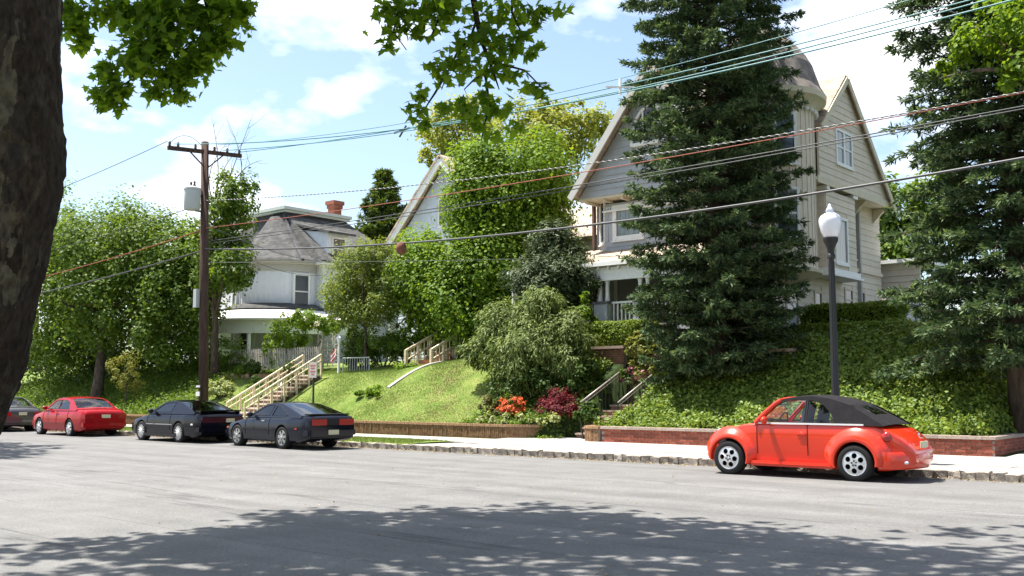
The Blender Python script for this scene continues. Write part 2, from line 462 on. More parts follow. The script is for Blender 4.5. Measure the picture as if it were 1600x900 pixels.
# terrain behind the walls
def ss(t): t = np.clip(t, 0, 1); return t * t * (3 - 2 * t)
def height(X, Y):
    X = np.asarray(X, float); Y = np.asarray(Y, float)
    crest = np.interp(X, [-60, -36, -31, -27, -22], [2.3, 2.35, 2.45, 2.8, 2.75])
    tl = np.clip((Y - 23.95) / 4.8, 0, 1)
    zl = .48 + (crest - .48) * (0.25 * tl + .75 * ss(tl)) + np.clip(Y - 28.75, 0, 4) * .16
    tr = np.clip((Y - 23.95) / 5.8, 0, 1)
    zr = .52 + 2.85 * (0.45 * tr + .55 * ss(tr)) + np.clip(Y - 29.75, 0, 4) * .06
    k = ss((X + 21.5) / 2.5)
    z = zl * (1 - k) + zr * k
    xl = np.interp(Y, [23.9, 24.5, 25.4, 26.0], [-20.25, -19.3, -18.95, -18.7]); xr = np.interp(Y, [23.9, 25.2, 26.0], [-17.3, -17.0, -16.9])
    notch = ss((X - xl + .08) / .16) * ss((xr + .08 - X) / .16) * ss((28.1 - Y) / .6)     # the stair up to the grey house
    zs = .06 + np.clip((Y - 25.0) * .42, 0, .95)
    z = z * (1 - notch) + np.minimum(z, zs) * notch
    z = np.where(X > -12, np.minimum(z, .52 + np.clip(-6.65 - X, 0, 6) * 1.5), z)
    dr = ss((X + 6.62) / .16)                                   # driveway side
    z = z * (1 - dr) + np.minimum(z, .16 + .02 * (Y - 24)) * dr
    back = np.clip(Y - 45, 0, 500) * .012
    return z + back
def terrain(name, xs, ys, material):
    X, Y = np.meshgrid(xs, ys, indexing='ij'); Z = height(X, Y)
    Z += .022 * np.sin(X * 1.7 + 1.3 * np.sin(Y * .9)) * np.cos(Y * 1.3 + X * .4) * np.clip((Y - 24) / 2, 0, 1)
    V = np.stack([X, Y, Z], -1).reshape(-1, 3); ny = len(ys)
    i, j = np.meshgrid(np.arange(len(xs) - 1), np.arange(ny - 1), indexing='ij'); i = i.ravel(); j = j.ravel()
    Fc = np.stack([i*ny+j, (i+1)*ny+j, (i+1)*ny+j+1, i*ny+j+1], 1)
    return tag(fast(name, V, Fc, material, None, True), kind='structure')
ysn = np.concatenate([np.arange(23.95, 34, .2), np.arange(34.2, 60, 2), np.arange(60, 400, 20)])
terrain('lawn', np.concatenate([np.arange(-160, -60, 4), np.arange(-60, -21.4, .25)]), ysn, GRASSM)
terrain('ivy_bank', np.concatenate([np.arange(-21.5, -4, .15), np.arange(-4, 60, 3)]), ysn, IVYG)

# ---- walls along the pavement
brickA = bpy.data.meshes.new('brick'); _b = MB().box(-.104, .104, -.05, .05, -.0315, .0315); brickA.from_pydata(_b.v, [], _b.f); brickA.materials.append(BRICKR)
XC = -6.5
wr = thing('brick_wall', 'low red brick wall with stone coping behind the orange convertible', 'wall', (-12, WALL_Y, .2))
MB().box(-16.85, XC, WALL_Y + .012, WALL_Y + .24, .02, .53).build('wall_core', MORTAR, wr)
MB().box(XC - .23, XC, WALL_Y + .24, 29.5, .02, .53).build('wall_core', MORTAR, wr)
for c in range(5):
    x = -16.75 + (.11 if c % 2 else 0); z = .195 + .0365 + c * .0735
    while x < XC - .06:
        o = put('brick', brickA, None, wr); o.matrix_parent_inverse = wmat(wr).inverted()
        o.location = (x, WALL_Y + .048 + rng.normal(0, .003), z); x += .2195
        if x > XC - .10 and x < XC + .06: o = put('brick', brickA, None, wr); o.location = (XC - .104, WALL_Y + .044, z); break
    y = WALL_Y + .16
    if c % 1 == 0:
        while y < 27:
            o = put('brick', brickA, None, wr); o.location = (XC - .038, y, z); o.rotation_euler = (0, 0, math.pi / 2); y += .2195
x = -16.87
while x < XC - .1:
    e = min(x + .92, XC + .05); MB().box(x, e - .006, WALL_Y - .035, WALL_Y + .27, .562, .635).build('coping', COPE, wr); x = e
y = WALL_Y + .275
while y < 29.4:
    MB().box(XC - .26, XC + .05, y, y + .9, .562, .632).build('coping', COPE, wr); y += .906

def soldier_wall(name, label, path, h0, h1, cat='wall'):
    """low wall of upright bricks capped with a rowlock course, along a plan path"""
    t = thing(name, label, cat, (path[0][0], path[0][1], h0))
    pts = [Vector((p[0], p[1], 0)) for p in path]; core = MB(); br = MB(); cap = MB()
    for a, b in zip(pts[:-1], pts[1:]):
        d = b - a; L = d.length; u = d / L; nn = Vector((u.y, -u.x, 0))
        core.obox(a + Vector((0, 0, h0)) - nn * .24, d, nn * .228, (0, 0, h1 - h0 - .004))
        k = max(1, int(L / .082)); w = L / k
        for i in range(k):
            o = a + u * (i * w); j = rng.normal(0, .004)
            br.obox(o + Vector((0, 0, h0)) + u * .005 - nn * .05, u * (w - .010), nn * (.052 + j), (0, 0, (h1 - h0) - .012))
            cap.obox(o + Vector((0, 0, h1)) + u * .004 - nn * .25, u * (w - .008), nn * (.275 + j), (0, 0, .075 + rng.normal(0, .003)))
    core.build('wall_core', MORTAR, t); tag(br.build('upright_bricks', BRICKB, t), kind='stuff'); tag(cap.build('coping_bricks', BRICKC, t), kind='stuff')
    return t
BRICKC = mat('brick_cap', (.40, .25, .14), .85, .2, col2=(.26, .15, .085), scale=16, bump=.4, bscale=90)
curve = [(-20.6 + 1.3 * math.sin(a), WALL_Y + .1 + 1.3 * (1 - math.cos(a))) for a in np.linspace(0, 1.05, 9)] + [(-19.1, 25.4), (-18.8, 26.1)]
soldier_wall('brick_wall', 'ochre brick wall curving in to the garden steps below the red bush', [(-33.6, WALL_Y + .1)] + curve, .16, .53)
soldier_wall('brick_wall', 'ochre brick wall behind the two black cars and red sedan', [(-62, WALL_Y + .1), (-35.6, WALL_Y + .1)], .16, .53)
soldier_wall('brick_planter', 'rounded brick planter end beside the garden walk', [(-17.1, 25.2), (-17.55, 24.7), (-17.62, 24.2), (-17.5, 23.85), (-17.2, 23.68), (-16.9, 23.68)], .16, .56, 'planter')

# ---- stairs to the grey house
st = thing('garden_steps', 'brown stone steps with iron rails beside the red bush', 'steps', (-17.8, 24.8, .2))
STEPM = mat('brownstone', (.33, .25, .19), .85, .2, var=.2, scale=10, bump=.3)
for i in range(6):
    y = 24.85 + i * .36; z = .2 + i * .165
    MB().box(-18.55, -17.0, y, y + .48, z - .12, z + .115).build('riser', mat('step_riser', (.20, .13, .09), .9, .1, var=.25, scale=12), st)
    MB().box(-18.58, -16.97, y - .03, y + .37, z + .117, z + .168).build('tread', STEPM, st)
MB().box(-18.58, -16.97, 27.0, 28.6, 1.0, 1.19).build('landing', STEPM, st)
IRON = mat('black_iron', (.02, .02, .02), .5, .4); PIPE = mat('pipe_steel', (.32, .28, .25), .45, .5, metal=.3)
for X in (-18.45, -17.1):
    r = MB(); a = Vector((X, 24.95, 1.28)); b = Vector((X, 27.0, 2.20)); r.tube([a, b], .028); r.tube([a - Vector((0, 0, .10)), b - Vector((0, 0, .10))], .016); r.build('handrail', PIPE, st, True)
    q = MB()
    for i in range(12):
        p = a.lerp(b, i / 11); q.tube([p, (X, p.y, p.z - (.95 if i in (0, 11) else .85))], .018 if i in (0, 11) else .009, 6)
    q.build('balusters', IRON, st)
rw = thing('retaining_wall', 'brown brick retaining wall under the clipped hedge', 'wall', (-19.5, 28.2, 1.2))
def brick_face(t, x0, x1, y, z0, z1, mt):
    MB().box(x0, x1, y + .012, y + .3, z0, z1).build('wall_core', MORTAR, t); m = MB(); c = 0; z = z0
    while z + .07 < z1:
        x = x0 + (0 if c % 2 else .1)
        while x < x1 - .1:
            m.box(x + .004, min(x + .206, x1), y - .0 + rng.normal(0, .002), y + .06, z + .005, z + .068); x += .215
        z += .074; c += 1
    tag(m.build('bricks', mt, t), kind='stuff')
BRICKD = mat('brick_brown', (.24, .13, .075), .9, .1, col2=(.13, .065, .04), scale=7, bump=.3)
brick_face(rw, -20.9, -18.75, 27.7, 1.0, 3.0, BRICKD); brick_face(rw, -16.8, -12.9, 27.7, 1.6, 2.75, BRICKD)
MB().box(-20.95, -18.7, 27.62, 28.1, 3.0, 3.09).build('coping', STEPM, rw); MB().box(-16.85, -12.85, 27.62, 28.1, 2.75, 2.84).build('coping', STEPM, rw)

# ---- stairs to the white tower house
WOODC = mat('cream_painted_wood', (.62, .52, .36), .7, .2, var=.15, scale=12)
st2 = thing('garden_steps', 'long flight of steps with cream wooden rails up the lawn', 'steps', (-34.6, 24, .5))
RISER = mat('step_dark', (.17, .11, .08), .9, .1, var=.3, scale=8)
def st_z(Y): return .46 + (Y - 24.0) * .50
for i in range(11):
    y = 24.0 + i * .335; z = .46 + (i + 1) * .1675
    MB().box(-35.15, -34.05, y, y + .42, z - .35, z - .062).build('riser', RISER, st2)
    MB().box(-35.2, -34.0, y - .03, y + .345, z - .06, z).build('tread', mat('tread_concrete', (.52, .46, .38), .85, .2, var=.2, scale=9), st2)
for X in (-35.2, -34.0):
    r = MB(); a = Vector((X, 23.95, st_z(23.95) + .72)); b = Vector((X, 27.7, st_z(27.7) + .84)); r.bar(a, b, .075, .07); r.bar(a - Vector((0, 0, .24)), b - Vector((0, 0, .24)), .045, .045); r.build('handrail', WOODC, st2)
    for i in range(7):
        p = a.lerp(b, i / 6); MB().box(X - .032, X + .032, p.y - .032, p.y + .032, p.z - (1.0 if i else .95), p.z).build('post', WOODC, st2)
    q = MB()
    for i in range(18):
        p = a.lerp(b, i / 17); q.box(X - .010, X + .010, p.y - .010, p.y + .010, p.z - .80, p.z - .06)
    tag(q.build('balusters', WOODC, st2), kind='stuff')
# third house's wooden steps
st3 = thing('garden_steps', 'short wooden stair with railing at the foot of the leafy maple', 'steps', (-29.5, 29.2, 2.7))
for X in (-30.15, -28.7):
    r = MB(); a = Vector((X, 28.9, 3.25)); b = Vector((X, 31.0, 4.2)); r.bar(a, b, .09, .09); r.bar(a - Vector((0, 0, .4)), b - Vector((0, 0, .4)), .06); r.build('handrail', WOODC, st3)
    for i in range(4):
        p = a.lerp(b, i / 3); MB().box(X - .05, X + .05, p.y - .05, p.y + .05, p.z - .95, p.z + .03).build('post', WOODC, st3)
    for i in range(11):
        p = a.lerp(b, (i + .5) / 11); MB().box(X - .015, X + .015, p.y - .015, p.y + .015, p.z - .85, p.z).build('baluster', WOODC, st3)
for i in range(6):
    MB().box(-30.1, -28.75, 28.9 + i * .35, 29.27 + i * .35, 2.35 + i * .17, 2.55 + i * .17).build('tread', mat('tread_wood', (.34, .17, .09), .8, .2, var=.2, scale=10), st3)
# concrete edging strip running up the lawn, from the bank to the third house
es = MB(); P0, P1 = (-28.75, 26.6), (-28.3, 29.0)
pp = [(P0[0] + (P1[0] - P0[0]) * i / 8, P0[1] + (P1[1] - P0[1]) * i / 8) for i in range(9)]
for a, b in zip(pp[:-1], pp[1:]):
    za, zb = float(height(*a)), float(height(*b)); es.obox((a[0], a[1], za - .1), (.16, 0, 0), (b[0] - a[0], b[1] - a[1], zb - za), (0, 0, .17))
tag(es.build('path_edging', CONC), 'narrow concrete edging strip running up the open lawn', 'edging')

# ================================================================== HOUSES
class Wall:
    """a wall plane: plan origin o, horizontal direction u, outward normal n"""
    def __init__(s, o, u, n): s.o = Vector((*o, 0)); s.u = Vector((*u, 0)).normalized(); s.n = Vector((*n, 0)).normalized()
    def p(s, u, z, d=0.0): return s.o + s.u * u + s.n * d + Vector((0, 0, z))
    def block(s, mb, u0, u1, z0, z1, d0, d1): return mb.obox(s.p(u0, z0, d0), s.u * (u1 - u0), s.n * (d1 - d0), (0, 0, z1 - z0))
def span(poly, z):
    xs = []
    for (a, b) in zip(poly, poly[1:] + poly[:1]):
        if (a[1] - z) * (b[1] - z) < 0 or abs(a[1] - z) < 1e-9:
            xs.append(a[0] if abs(b[1] - a[1]) < 1e-9 else a[0] + (b[0] - a[0]) * (z - a[1]) / (b[1] - a[1]))
    return (min(xs), max(xs)) if len(xs) >= 2 else None
def siding(W, parent, poly, holes, exp, material, single=True, name='wall', thick=.05, proud=.026):
    back = MB(); n = len(poly)
    back.prism(poly, lambda u, z: W.p(u, z, 0), lambda u, z: W.p(u, z, -thick))
    wall = back.build(name, material, parent)
    z0 = min(p[1] for p in poly); z1 = max(p[1] for p in poly); z = z0; alljoin = MB()
    while z < z1 - .02:
        zt = min(z + exp, z1 - .001); a = span(poly, z + .001); b = span(poly, zt - .001)
        if a and b:
            segs = [((a[0], a[1]), (b[0], b[1]))]
            for (h0, h1, hz0, hz1) in holes:
                if hz0 < zt - .02 and hz1 > z + .02:
                    out = []
                    for (s, t) in segs:
                        if h1 <= min(s[0], t[0]) or h0 >= max(s[1], t[1]): out.append((s, t)); continue
                        if h0 > s[0]: out.append(((s[0], h0), (t[0], h0)))
                        if h1 < s[1]: out.append(((h1, s[1]), (h1, t[1])))
                    segs = out
            for (s, t) in segs:
                if s[1] - s[0] < .03: continue
                j = rng.normal(0, .0015); mb = MB() if single else alljoin
                P = [W.p(s[0], z, .002), W.p(s[1], z, .002), W.p(t[1], zt + .012, .002), W.p(t[0], zt + .012, .002),
                     W.p(s[0], z, proud + j), W.p(s[1], z, proud + j), W.p(t[1], zt + .012, .006), W.p(t[0], zt + .012, .006)]
                Fc = [(0,3,2,1),(4,5,6,7),(0,1,5,4),(1,2,6,5),(2,3,7,6),(3,0,4,7)]
                if W.u.cross(Vector((0,0,1))).dot(W.n) < 0: Fc = [q[::-1] for q in Fc]
                mb.add(P, Fc)
                if single: mb.build('siding_board', material, wall)
        z = zt if zt - z > .05 else z1
    if not single and alljoin.v: tag(alljoin.build('siding_boards', material, wall), kind='stuff')
    return wall
TRIM = mat('white_trim', (.74, .73, .69), .6, .3, var=.06, scale=6)
PANE = mat('window_pane', (.035, .042, .045), .06, .6)
PANEL = mat('window_pane_curtained', (.20, .25, .25), .12, .6, col2=(.09, .12, .12), scale=3, stretch=(6, 6, .3))
def window(W, parent, u0, u1, z0, z1, d=.0, trim=.10, material=None, pane=None, mid=True, twin=False):
    tm = material or TRIM; m = MB(); t = trim
    W.block(m, u0 - t, u0, z0 - t, z1 + t, d - .02, d + .05); W.block(m, u1, u1 + t, z0 - t, z1 + t, d - .02, d + .05)
    W.block(m, u0 + .001, u1 - .001, z1, z1 + t, d - .02, d + .048); W.block(m, u0 - t - .04, u1 + t + .04, z0 - t - .05, z0 - t + .001, d - .02, d + .09)
    W.block(m, u0 + .001, u1 - .001, z0 - t + .002, z0, d - .02, d + .046)
    zm = (z0 + z1) / 2
    if mid: W.block(m, u0 + .002, u1 - .002, zm - .03, zm + .03, d - .01, d + .03)
    um = (u0 + u1) / 2
    if twin: W.block(m, um - .06, um + .06, z0 + .002, z1 - .002, d - .015, d + .044)
    w = m.build('window', tm, parent)
    cols = [(u0, um - .06), (um + .06, u1)] if twin else [(u0, u1)]
    rows = [(z0, zm - .03), (zm + .03, z1)] if mid else [(z0, z1)]
    for c in cols:
        for k, r in enumerate(rows):
            b = MB(); W.block(b, c[0] + .003, c[1] - .003, r[0] + .003, r[1] - .003, d - .015, d + (.006 if k == 0 else .016)); b.build('pane', pane or PANE, w)
    return w
def quadslab(mb, P, th):
    P = [Vector(p) for p in P]; n = (P[1] - P[0]).cross(P[2] - P[0]).normalized()
    k = len(P); V = P + [p - n * th for p in P]
    mb.add(V, [tuple(range(k)), tuple(range(2 * k - 1, k - 1, -1))] + [(i, i + k, (i + 1) % k + k, (i + 1) % k)[::-1] if False else (i, i + k, (i + 1) % k + k, (i + 1) % k) for i in range(k)])
def shingle(name, col, col2, course=.14):
    if name in MATS: return MATS[name]
    m = mat(name, col, .92, .1, col2=col2, scale=2.2, detail=8); n, l = m.node_tree.nodes, m.node_tree.links
    tc = n.new('ShaderNodeTexCoord'); sp = n.new('ShaderNodeSeparateXYZ'); l.new(tc.outputs['Object'], sp.inputs[0])
    d = n.new('ShaderNodeMath'); d.operation = 'DIVIDE'; d.inputs[1].default_value = course; l.new(sp.outputs['Z'], d.inputs[0])
    fr = n.new('ShaderNodeMath'); fr.operation = 'FRACT'; l.new(d.outputs[0], fr.inputs[0])
    fl = n.new('ShaderNodeMath'); fl.operation = 'FLOOR'; l.new(d.outputs[0], fl.inputs[0])
    ax = n.new('ShaderNodeMath'); ax.operation = 'ADD'; l.new(sp.outputs['X'], ax.inputs[0]); l.new(sp.outputs['Y'], ax.inputs[1])
    mu = n.new('ShaderNodeMath'); mu.operation = 'MULTIPLY'; mu.inputs[1].default_value = 3.6; l.new(ax.outputs[0], mu.inputs[0])
    of = n.new('ShaderNodeMath'); of.operation = 'MULTIPLY_ADD'; of.inputs[1].default_value = .47; l.new(fl.outputs[0], of.inputs[0]); l.new(mu.outputs[0], of.inputs[2])
    f2 = n.new('ShaderNodeMath'); f2.operation = 'FLOOR'; l.new(of.outputs[0], f2.inputs[0])
    cb = n.new('ShaderNodeCombineXYZ'); l.new(f2.outputs[0], cb.inputs[0]); l.new(fl.outputs[0], cb.inputs[1])
    wn_ = n.new('ShaderNodeTexWhiteNoise'); l.new(cb.outputs[0], wn_.inputs['Vector'])
    mr = n.new('ShaderNodeMapRange'); mr.inputs['To Min'].default_value = .78; mr.inputs['To Max'].default_value = 1.2; l.new(wn_.outputs['Value'], mr.inputs['Value'])
    p = n['Principled BSDF']; src = p.inputs['Base Color'].links[0].from_socket
    mx = n.new('ShaderNodeMix'); mx.data_type = 'RGBA'; mx.blend_type = 'MULTIPLY'; mx.inputs['Factor'].default_value = 1
    l.new(src, mx.inputs['A']); l.new(mr.outputs['Result'], mx.inputs['B']); l.new(mx.outputs['Result'], p.inputs['Base Color'])
    b = n.new('ShaderNodeBump'); b.inputs['Strength'].default_value = .9; b.inputs['Distance'].default_value = .02; b.invert = True
    l.new(fr.outputs[0], b.inputs['Height']); l.new(b.outputs['Normal'], p.inputs['Normal'])
    return m
SH_TAN = shingle('shingles_tan', (.33, .26, .20), (.42, .35, .28)); SH_GREY = shingle('shingles_grey', (.060, .061, .060), (.100, .098, .093)); SH_DOME = shingle('shingles_dome', (.15, .13, .115), (.25, .22, .19), .2)
SH_DARK = shingle('shingles_dark', (.06, .06, .065), (.09, .09, .095))

# ------------------------------------------------ the grey house
GREY = mat('grey_siding_paint', (.60, .525, .42), .75, .2, var=.05, scale=3, island=.05)
CREAM = mat('cream_trim', (.56, .50, .37), .7, .2, var=.08, scale=5)
h1 = thing('house', 'grey clapboard house with domed corner turret behind the tall spruce', 'house', (-18, 33, 3.5))
XS, XG = -14.6, -13.9
S = Wall((XS, 0), (0, 1), (1, 0)); G = Wall((XG, 0), (0, 1), (1, 0)); FY = 31.9
F = Wall((0, FY), (1, 0), (0, -1))
sh = [(30.95, 31.75, 3.6, 5.45), (33.15, 33.62, 4.05, 4.95), (35.75, 36.35, 4.55, 5.25), (37.05, 37.5, 3.9, 5.25), (36.15, 36.75, 6.55, 8.1)]
siding(S, h1, [(30.0, 3.2), (39.3, 3.2), (39.3, 8.72), (30.0, 8.72)], [(a - .1, b + .1, c - .1, d + .1) for a, b, c, d in sh], .225, GREY)
for a, b, c, d in sh: window(S, h1, a, b, c, d, material=CREAM, trim=.09, pane=PANEL if c < 3.7 else PANE)
b = MB(); S.block(b, 36.92, 37.04, 3.3, 8.7, .03, .15); b.build('downpipe', mat('pipe_grey', (.33, .32, .29), .6, .3), h1)
b = MB(); S.block(b, 34.6, 39.3, 6.0, 6.12, .03, .09); b.build('belt_course', GREY, h1)
# oriel on the side
o0, o1 = 32.85, 35.35; ORI = Wall((XS + .62, 0), (0, 1), (1, 0))
b = MB(); b.box(XS, XS + .60, o0, o1, 5.75, 8.4); b.build('oriel', GREY, h1)
siding(ORI, h1, [(o0, 5.75), (o1, 5.75), (o1, 8.4), (o0, 8.4)], [(33.5, 34.6, 5.95, 7.6)], .225, GREY, name='oriel_face', thick=.015)
siding(Wall((XS, o0 - .02), (1, 0), (0, -1)), h1, [(.02, 5.75), (.60, 5.75), (.60, 8.4), (.02, 8.4)], [], .225, GREY, name='oriel_cheek', thick=.015)
window(ORI, h1, 33.6, 34.5, 6.05, 7.5, pane=PANEL, mid=False)
b = MB(); b.box(XS, XS + .82, o0 - .15, o1 + .15, 5.48, 5.56).box(XS, XS + .74, o0 - .08, o1 + .08, 5.56, 5.745); b.build('oriel_base', TRIM, h1)
MB().box(XS, XS + .72, o0 - .08, o0 + .16, 8.405, 8.55).build('oriel_cap', TRIM, h1); MB().box(XS, XS + .72, o1 - .3, o1 + .08, 8.405, 8.55).build('oriel_cap', TRIM, h1)
# side gable, overhanging
gp = [(32.2, 8.7), (38.5, 8.7), (34.45, 12.55), (32.2, 10.41)]
siding(G, h1, gp, [(33.6, 35.05, 9.4, 10.7)], .235, GREY, name='gable')
window(G, h1, 33.7, 34.95, 9.5, 10.6, pane=PANEL, twin=True, trim=.09)
b = MB(); b.box(XS - .1, XG + .02, 30.4, 38.8, 8.58, 8.695); b.build('soffit', CREAM, h1)
b = MB(); b.box(XG + .02, XG + .05, 32.0, 38.55, 8.52, 8.76); b.build('fascia', CREAM, h1)
for yb in (31.0, 36.6, 38.6):
    b = MB(); b.prism([(0, 0), (.55, 0), (.0, -.6)], lambda u, z: (XS + .03 + u, yb, 8.61 + z), lambda u, z: (XS + .03 + u, yb + .12, 8.61 + z)); b.build('bracket', CREAM, h1)
rf = MB()
for (ye, d, zw) in ((32.1, -1, 10.40), (38.75, 1, 8.42)):
    P = [(XG + .16, ye, zw), (XG + .16, 34.45, 12.65), (-18, 34.45, 12.65), (-18, ye, zw)]
    quadslab(rf, P if d > 0 else P[::-1], .09)
roof1 = rf.build('roof', SH_TAN, h1)
b = MB()
for ye, zw in ((32.2, 10.36), (38.65, 8.37)): b.bar((XG + .06, ye, 8.46), (XG + .06, 34.75, 12.56), .07, .17, up=(1, 0, 0)) if False else b.bar((XG + .19, ye - .1 * (1 if ye < 35 else -1), zw), (XG + .19, 34.45, 12.55), .05, .2)
b.build('rake_board', CREAM, roof1)
GREY_SHADE = mat('grey_front_shade', (.37, .385, .40), .75, .2, var=.05, scale=3, island=.05)  # same siding as the side wall, its bluish shade put into the colour
# front wall, bay and gable
GY = 30.85
gl, ga = A(905, 312, GY), A(990, 165, GY); slope = (ga.z - gl.z) / (ga.x - gl.x)
axx = -19.45; az = gl.z + slope * (axx - gl.x); gr = 2 * axx - gl.x
siding(F, h1, [(-22.75, 3.3), (-14.7, 3.3), (-14.7, gl.z), (-22.75, gl.z)], [(-20.9, -19.2, 3.6, 5.7)], .225, GREY_SHADE)
wz0, wz1 = A(980, 497, FY).z, A(980, 432, FY).z
window(F, h1, A(966, 450, FY).x, A(1000, 450, FY).x, wz0, wz1, pane=PANEL, mid=False, trim=.16)
window(F, h1, -17.6, -16.3, 4.2, 5.8)
GF = Wall((0, GY), (1, 0), (0, -1))
siding(GF, h1, [(gl.x, gl.z), (gr, gl.z), (axx, az)], [(-20.35, -18.8, 10.5, 11.7)], .245, GREY_SHADE, name='gable', proud=.042)
aw = MB(); cx0, zc = axx - .12, 10.55                                  # round headed gable window
prof = [(cx0 + .8 * math.cos(a), zc + 1.35 * math.sin(a)) for a in np.linspace(math.pi, 0, 13)]
for (p, q) in zip(prof[:-1], prof[1:]): aw.bar(GF.p(*p, .04), GF.p(*q, .04), .09, .13, up=(0, -1, 0))
aw.bar(GF.p(cx0 - .85, zc - .02, .05), GF.p(cx0 + .85, zc - .02, .05), .12, .12); aw.bar(GF.p(cx0 - .32, zc, .045), GF.p(cx0 - .32, zc + 1.2, .045), .07, .07); aw.bar(GF.p(cx0 + .32, zc, .045), GF.p(cx0 + .32, zc + 1.2, .045), .07, .07)
aw = aw.build('window', TRIM, h1)
gw = MB(); gw.prism(prof, lambda u, z: GF.p(u, z, .035), lambda u, z: GF.p(u, z, -.02)); gw.build('pane', PANE, aw)
b = MB(); b.box(gl.x, gr, GY - .02, FY + .1, gl.z - .09, gl.z - .004); b.build('soffit', CREAM, h1)
for i in range(9):
    xx = gl.x + .25 + i * .8; MB().box(xx, xx + .10, GY + .05, FY, gl.z - .20, gl.z - .092).build('bracket', CREAM, h1)
rf = MB()
for sx in (-1, 1):
    xe = axx + sx * (axx - gl.x + .06); ze = gl.z - .06 * slope + .10; P = [(xe, GY - .5, ze), (axx, GY - .5, az + .10), (axx, 36.5, az + .10), (xe, 36.5, ze)]
    quadslab(rf, P[::-1] if sx < 0 else P, .10)
roof2 = rf.build('roof', SH_TAN, h1)
b = MB()
for sx in (-1, 1): b.bar((axx + sx * (axx - gl.x + .05), GY - .53, gl.z - .06), (axx, GY - .53, az + .0), .06, .26)
b.build('rake_board', mat('grey_trim', (.50, .49, .46), .7, .2), roof2)
bayz0, bayz1 = 6.75, gl.z - .22
BF = Wall((0, 31.36), (1, 0), (0, -1)); bx0, bx1 = -21.95, -18.6
siding(BF, h1, [(bx0, bayz0), (bx1, bayz0), (bx1, bayz1), (bx0, bayz1)], [(-21.85, -20.35, 7.2, 9.0)], .225, GREY_SHADE, name='bay')
w0, w1 = A(964, 372, 31.36), A(1000, 322, 31.36)
window(BF, h1, w0.x, w1.x, w0.z + .06, w1.z - .02, pane=PANEL, mid=False, trim=.17)
BC = Wall((-22.65, FY), (.75, -.54), (-.54, -.75)); siding(BC, h1, [(0, bayz0), (.88, bayz0), (.88, bayz1), (0, bayz1)], [(.16, .74, 7.15, 8.9)], .225, GREY_SHADE, name='bay')
window(BC, h1, .26, .64, 7.25, 8.75, trim=.09)
b = MB()
for i in range(30): b.box(bx0 + .05 + i * .11, bx0 + .10 + i * .11, 31.31, 31.335, bayz1 - .26, bayz1 - .12)
b.box(bx0 - .1, bx1, 31.25, 31.34, bayz1 - .32, bayz1 - .262); b.build('dentil_frieze', TRIM, h1)
# rear left wing catching the sun
LW = Wall((0, 35.4), (1, 0), (0, -1)); siding(LW, h1, [(-28.4, 3.4), (-22.3, 3.4), (-22.3, 8.3), (-28.4, 8.3)], [], .225, mat('cream_siding', (.62, .54, .46), .75, .2, var=.05, scale=3), single=False)
b = MB(); b.box(-22.86, -22.76, 31.72, 31.86, 3.5, 8.9); b.build('downpipe', mat('pipe_brown', (.12, .07, .05), .6, .3), h1)
b = MB(); quadslab(b, [(-28.7, 35.0, 8.2), (-22.2, 35.0, 8.2), (-22.2, 38.5, 10.2), (-28.7, 38.5, 10.2)], .1); b.build('roof', SH_TAN, h1)
# porch
PY = 28.9; pe = A(935, 412, PY).z; pf = A(935, 505, PY).z - .1; px0, px1 = A(800, 420, PY).x, -14.9
b = MB(); quadslab(b, [(px0, PY - .15, pe), (px1, PY - .15, pe), (px1, FY, pe + 1.0), (px0 + 1.5, FY, pe + 1.0)], .09); quadslab(b, [(px0 - .7, PY + 1.2, pe), (px0, PY - .15, pe), (px0 + 1.5, FY, pe + 1.0), (px0 - .7, FY + 1, pe + .6)], .09); proof = b.build('porch_roof', SH_TAN, h1)
b = MB(); b.box(px0 - .02, px1, PY - .27, PY - .15, pe - .13, pe + .01); b.bar((px0 - .72, PY + 1.18, pe - .06), (px0, PY - .2, pe - .06), .12, .13); b.build('gutter', TRIM, proof)
b = MB(); b.box(px0 + .05, px1, PY - .05, PY + .08, pe - .62, pe - .16); b.bar((px0 - .6, PY + 1.25, pe - .4), (px0 + .02, PY + .02, pe - .4), .12, .46); b.build('frieze', TRIM, h1)
b = MB(); b.box(px0, px1, PY, FY, pe - .15, pe - .11); b.build('porch_ceiling', CREAM, h1)
for i in range(24): MB().box(px0 + .2 + i * .42, px0 + .27 + i * .42, PY - .15, PY - .052, pe - .24, pe - .14).build('rafter_tail', TRIM, h1)
for xx in (px0 + .15, A(862, 450, PY).x, A(941, 450, PY).x, A(1004, 450, PY).x, -17.2):
    MB().box(xx - .28, xx + .28, PY - .12, PY + .42, pf - .6, pf + .75).build('pedestal', GREY_SHADE, h1)
    MB().box(xx - .32, xx + .32, PY - .16, PY + .46, pf + .75, pf + .83).build('pedestal_cap', mat('slate_cap', (.10, .10, .10), .8, .2), h1)
    for dx in (-.15, .15): MB().lathe([(.085, pf + .83), (.09, pf + .9), (.075, pf + 1.0), (.068, pe - .75), (.09, pe - .66), (.09, pe - .62)], 14, (xx + dx, PY + .1, 0)).build('column', TRIM, h1, True, 40)
b = MB(); b.box(px0, px1, PY, FY, pf - .15, pf); b.build('porch_floor', mat('porch_boards', (.30, .27, .23), .7, .2), h1)
b = MB(); b.box(px0, px1, PY + .1, PY + .2, 2.8, pf - .15); b.build('porch_skirt', GREY, h1)
b = MB()
for i in range(58):
    xx = px0 + .3 + i * .16
    if xx < px1 - .2: b.box(xx, xx + .045, PY + .12, PY + .165, pf + .08, pf + .75)
b.box(px0 + .3, px1, PY + .10, PY + .19, pf + .752, pf + .82); tag(b.build('balustrade', TRIM, h1), kind='stuff')
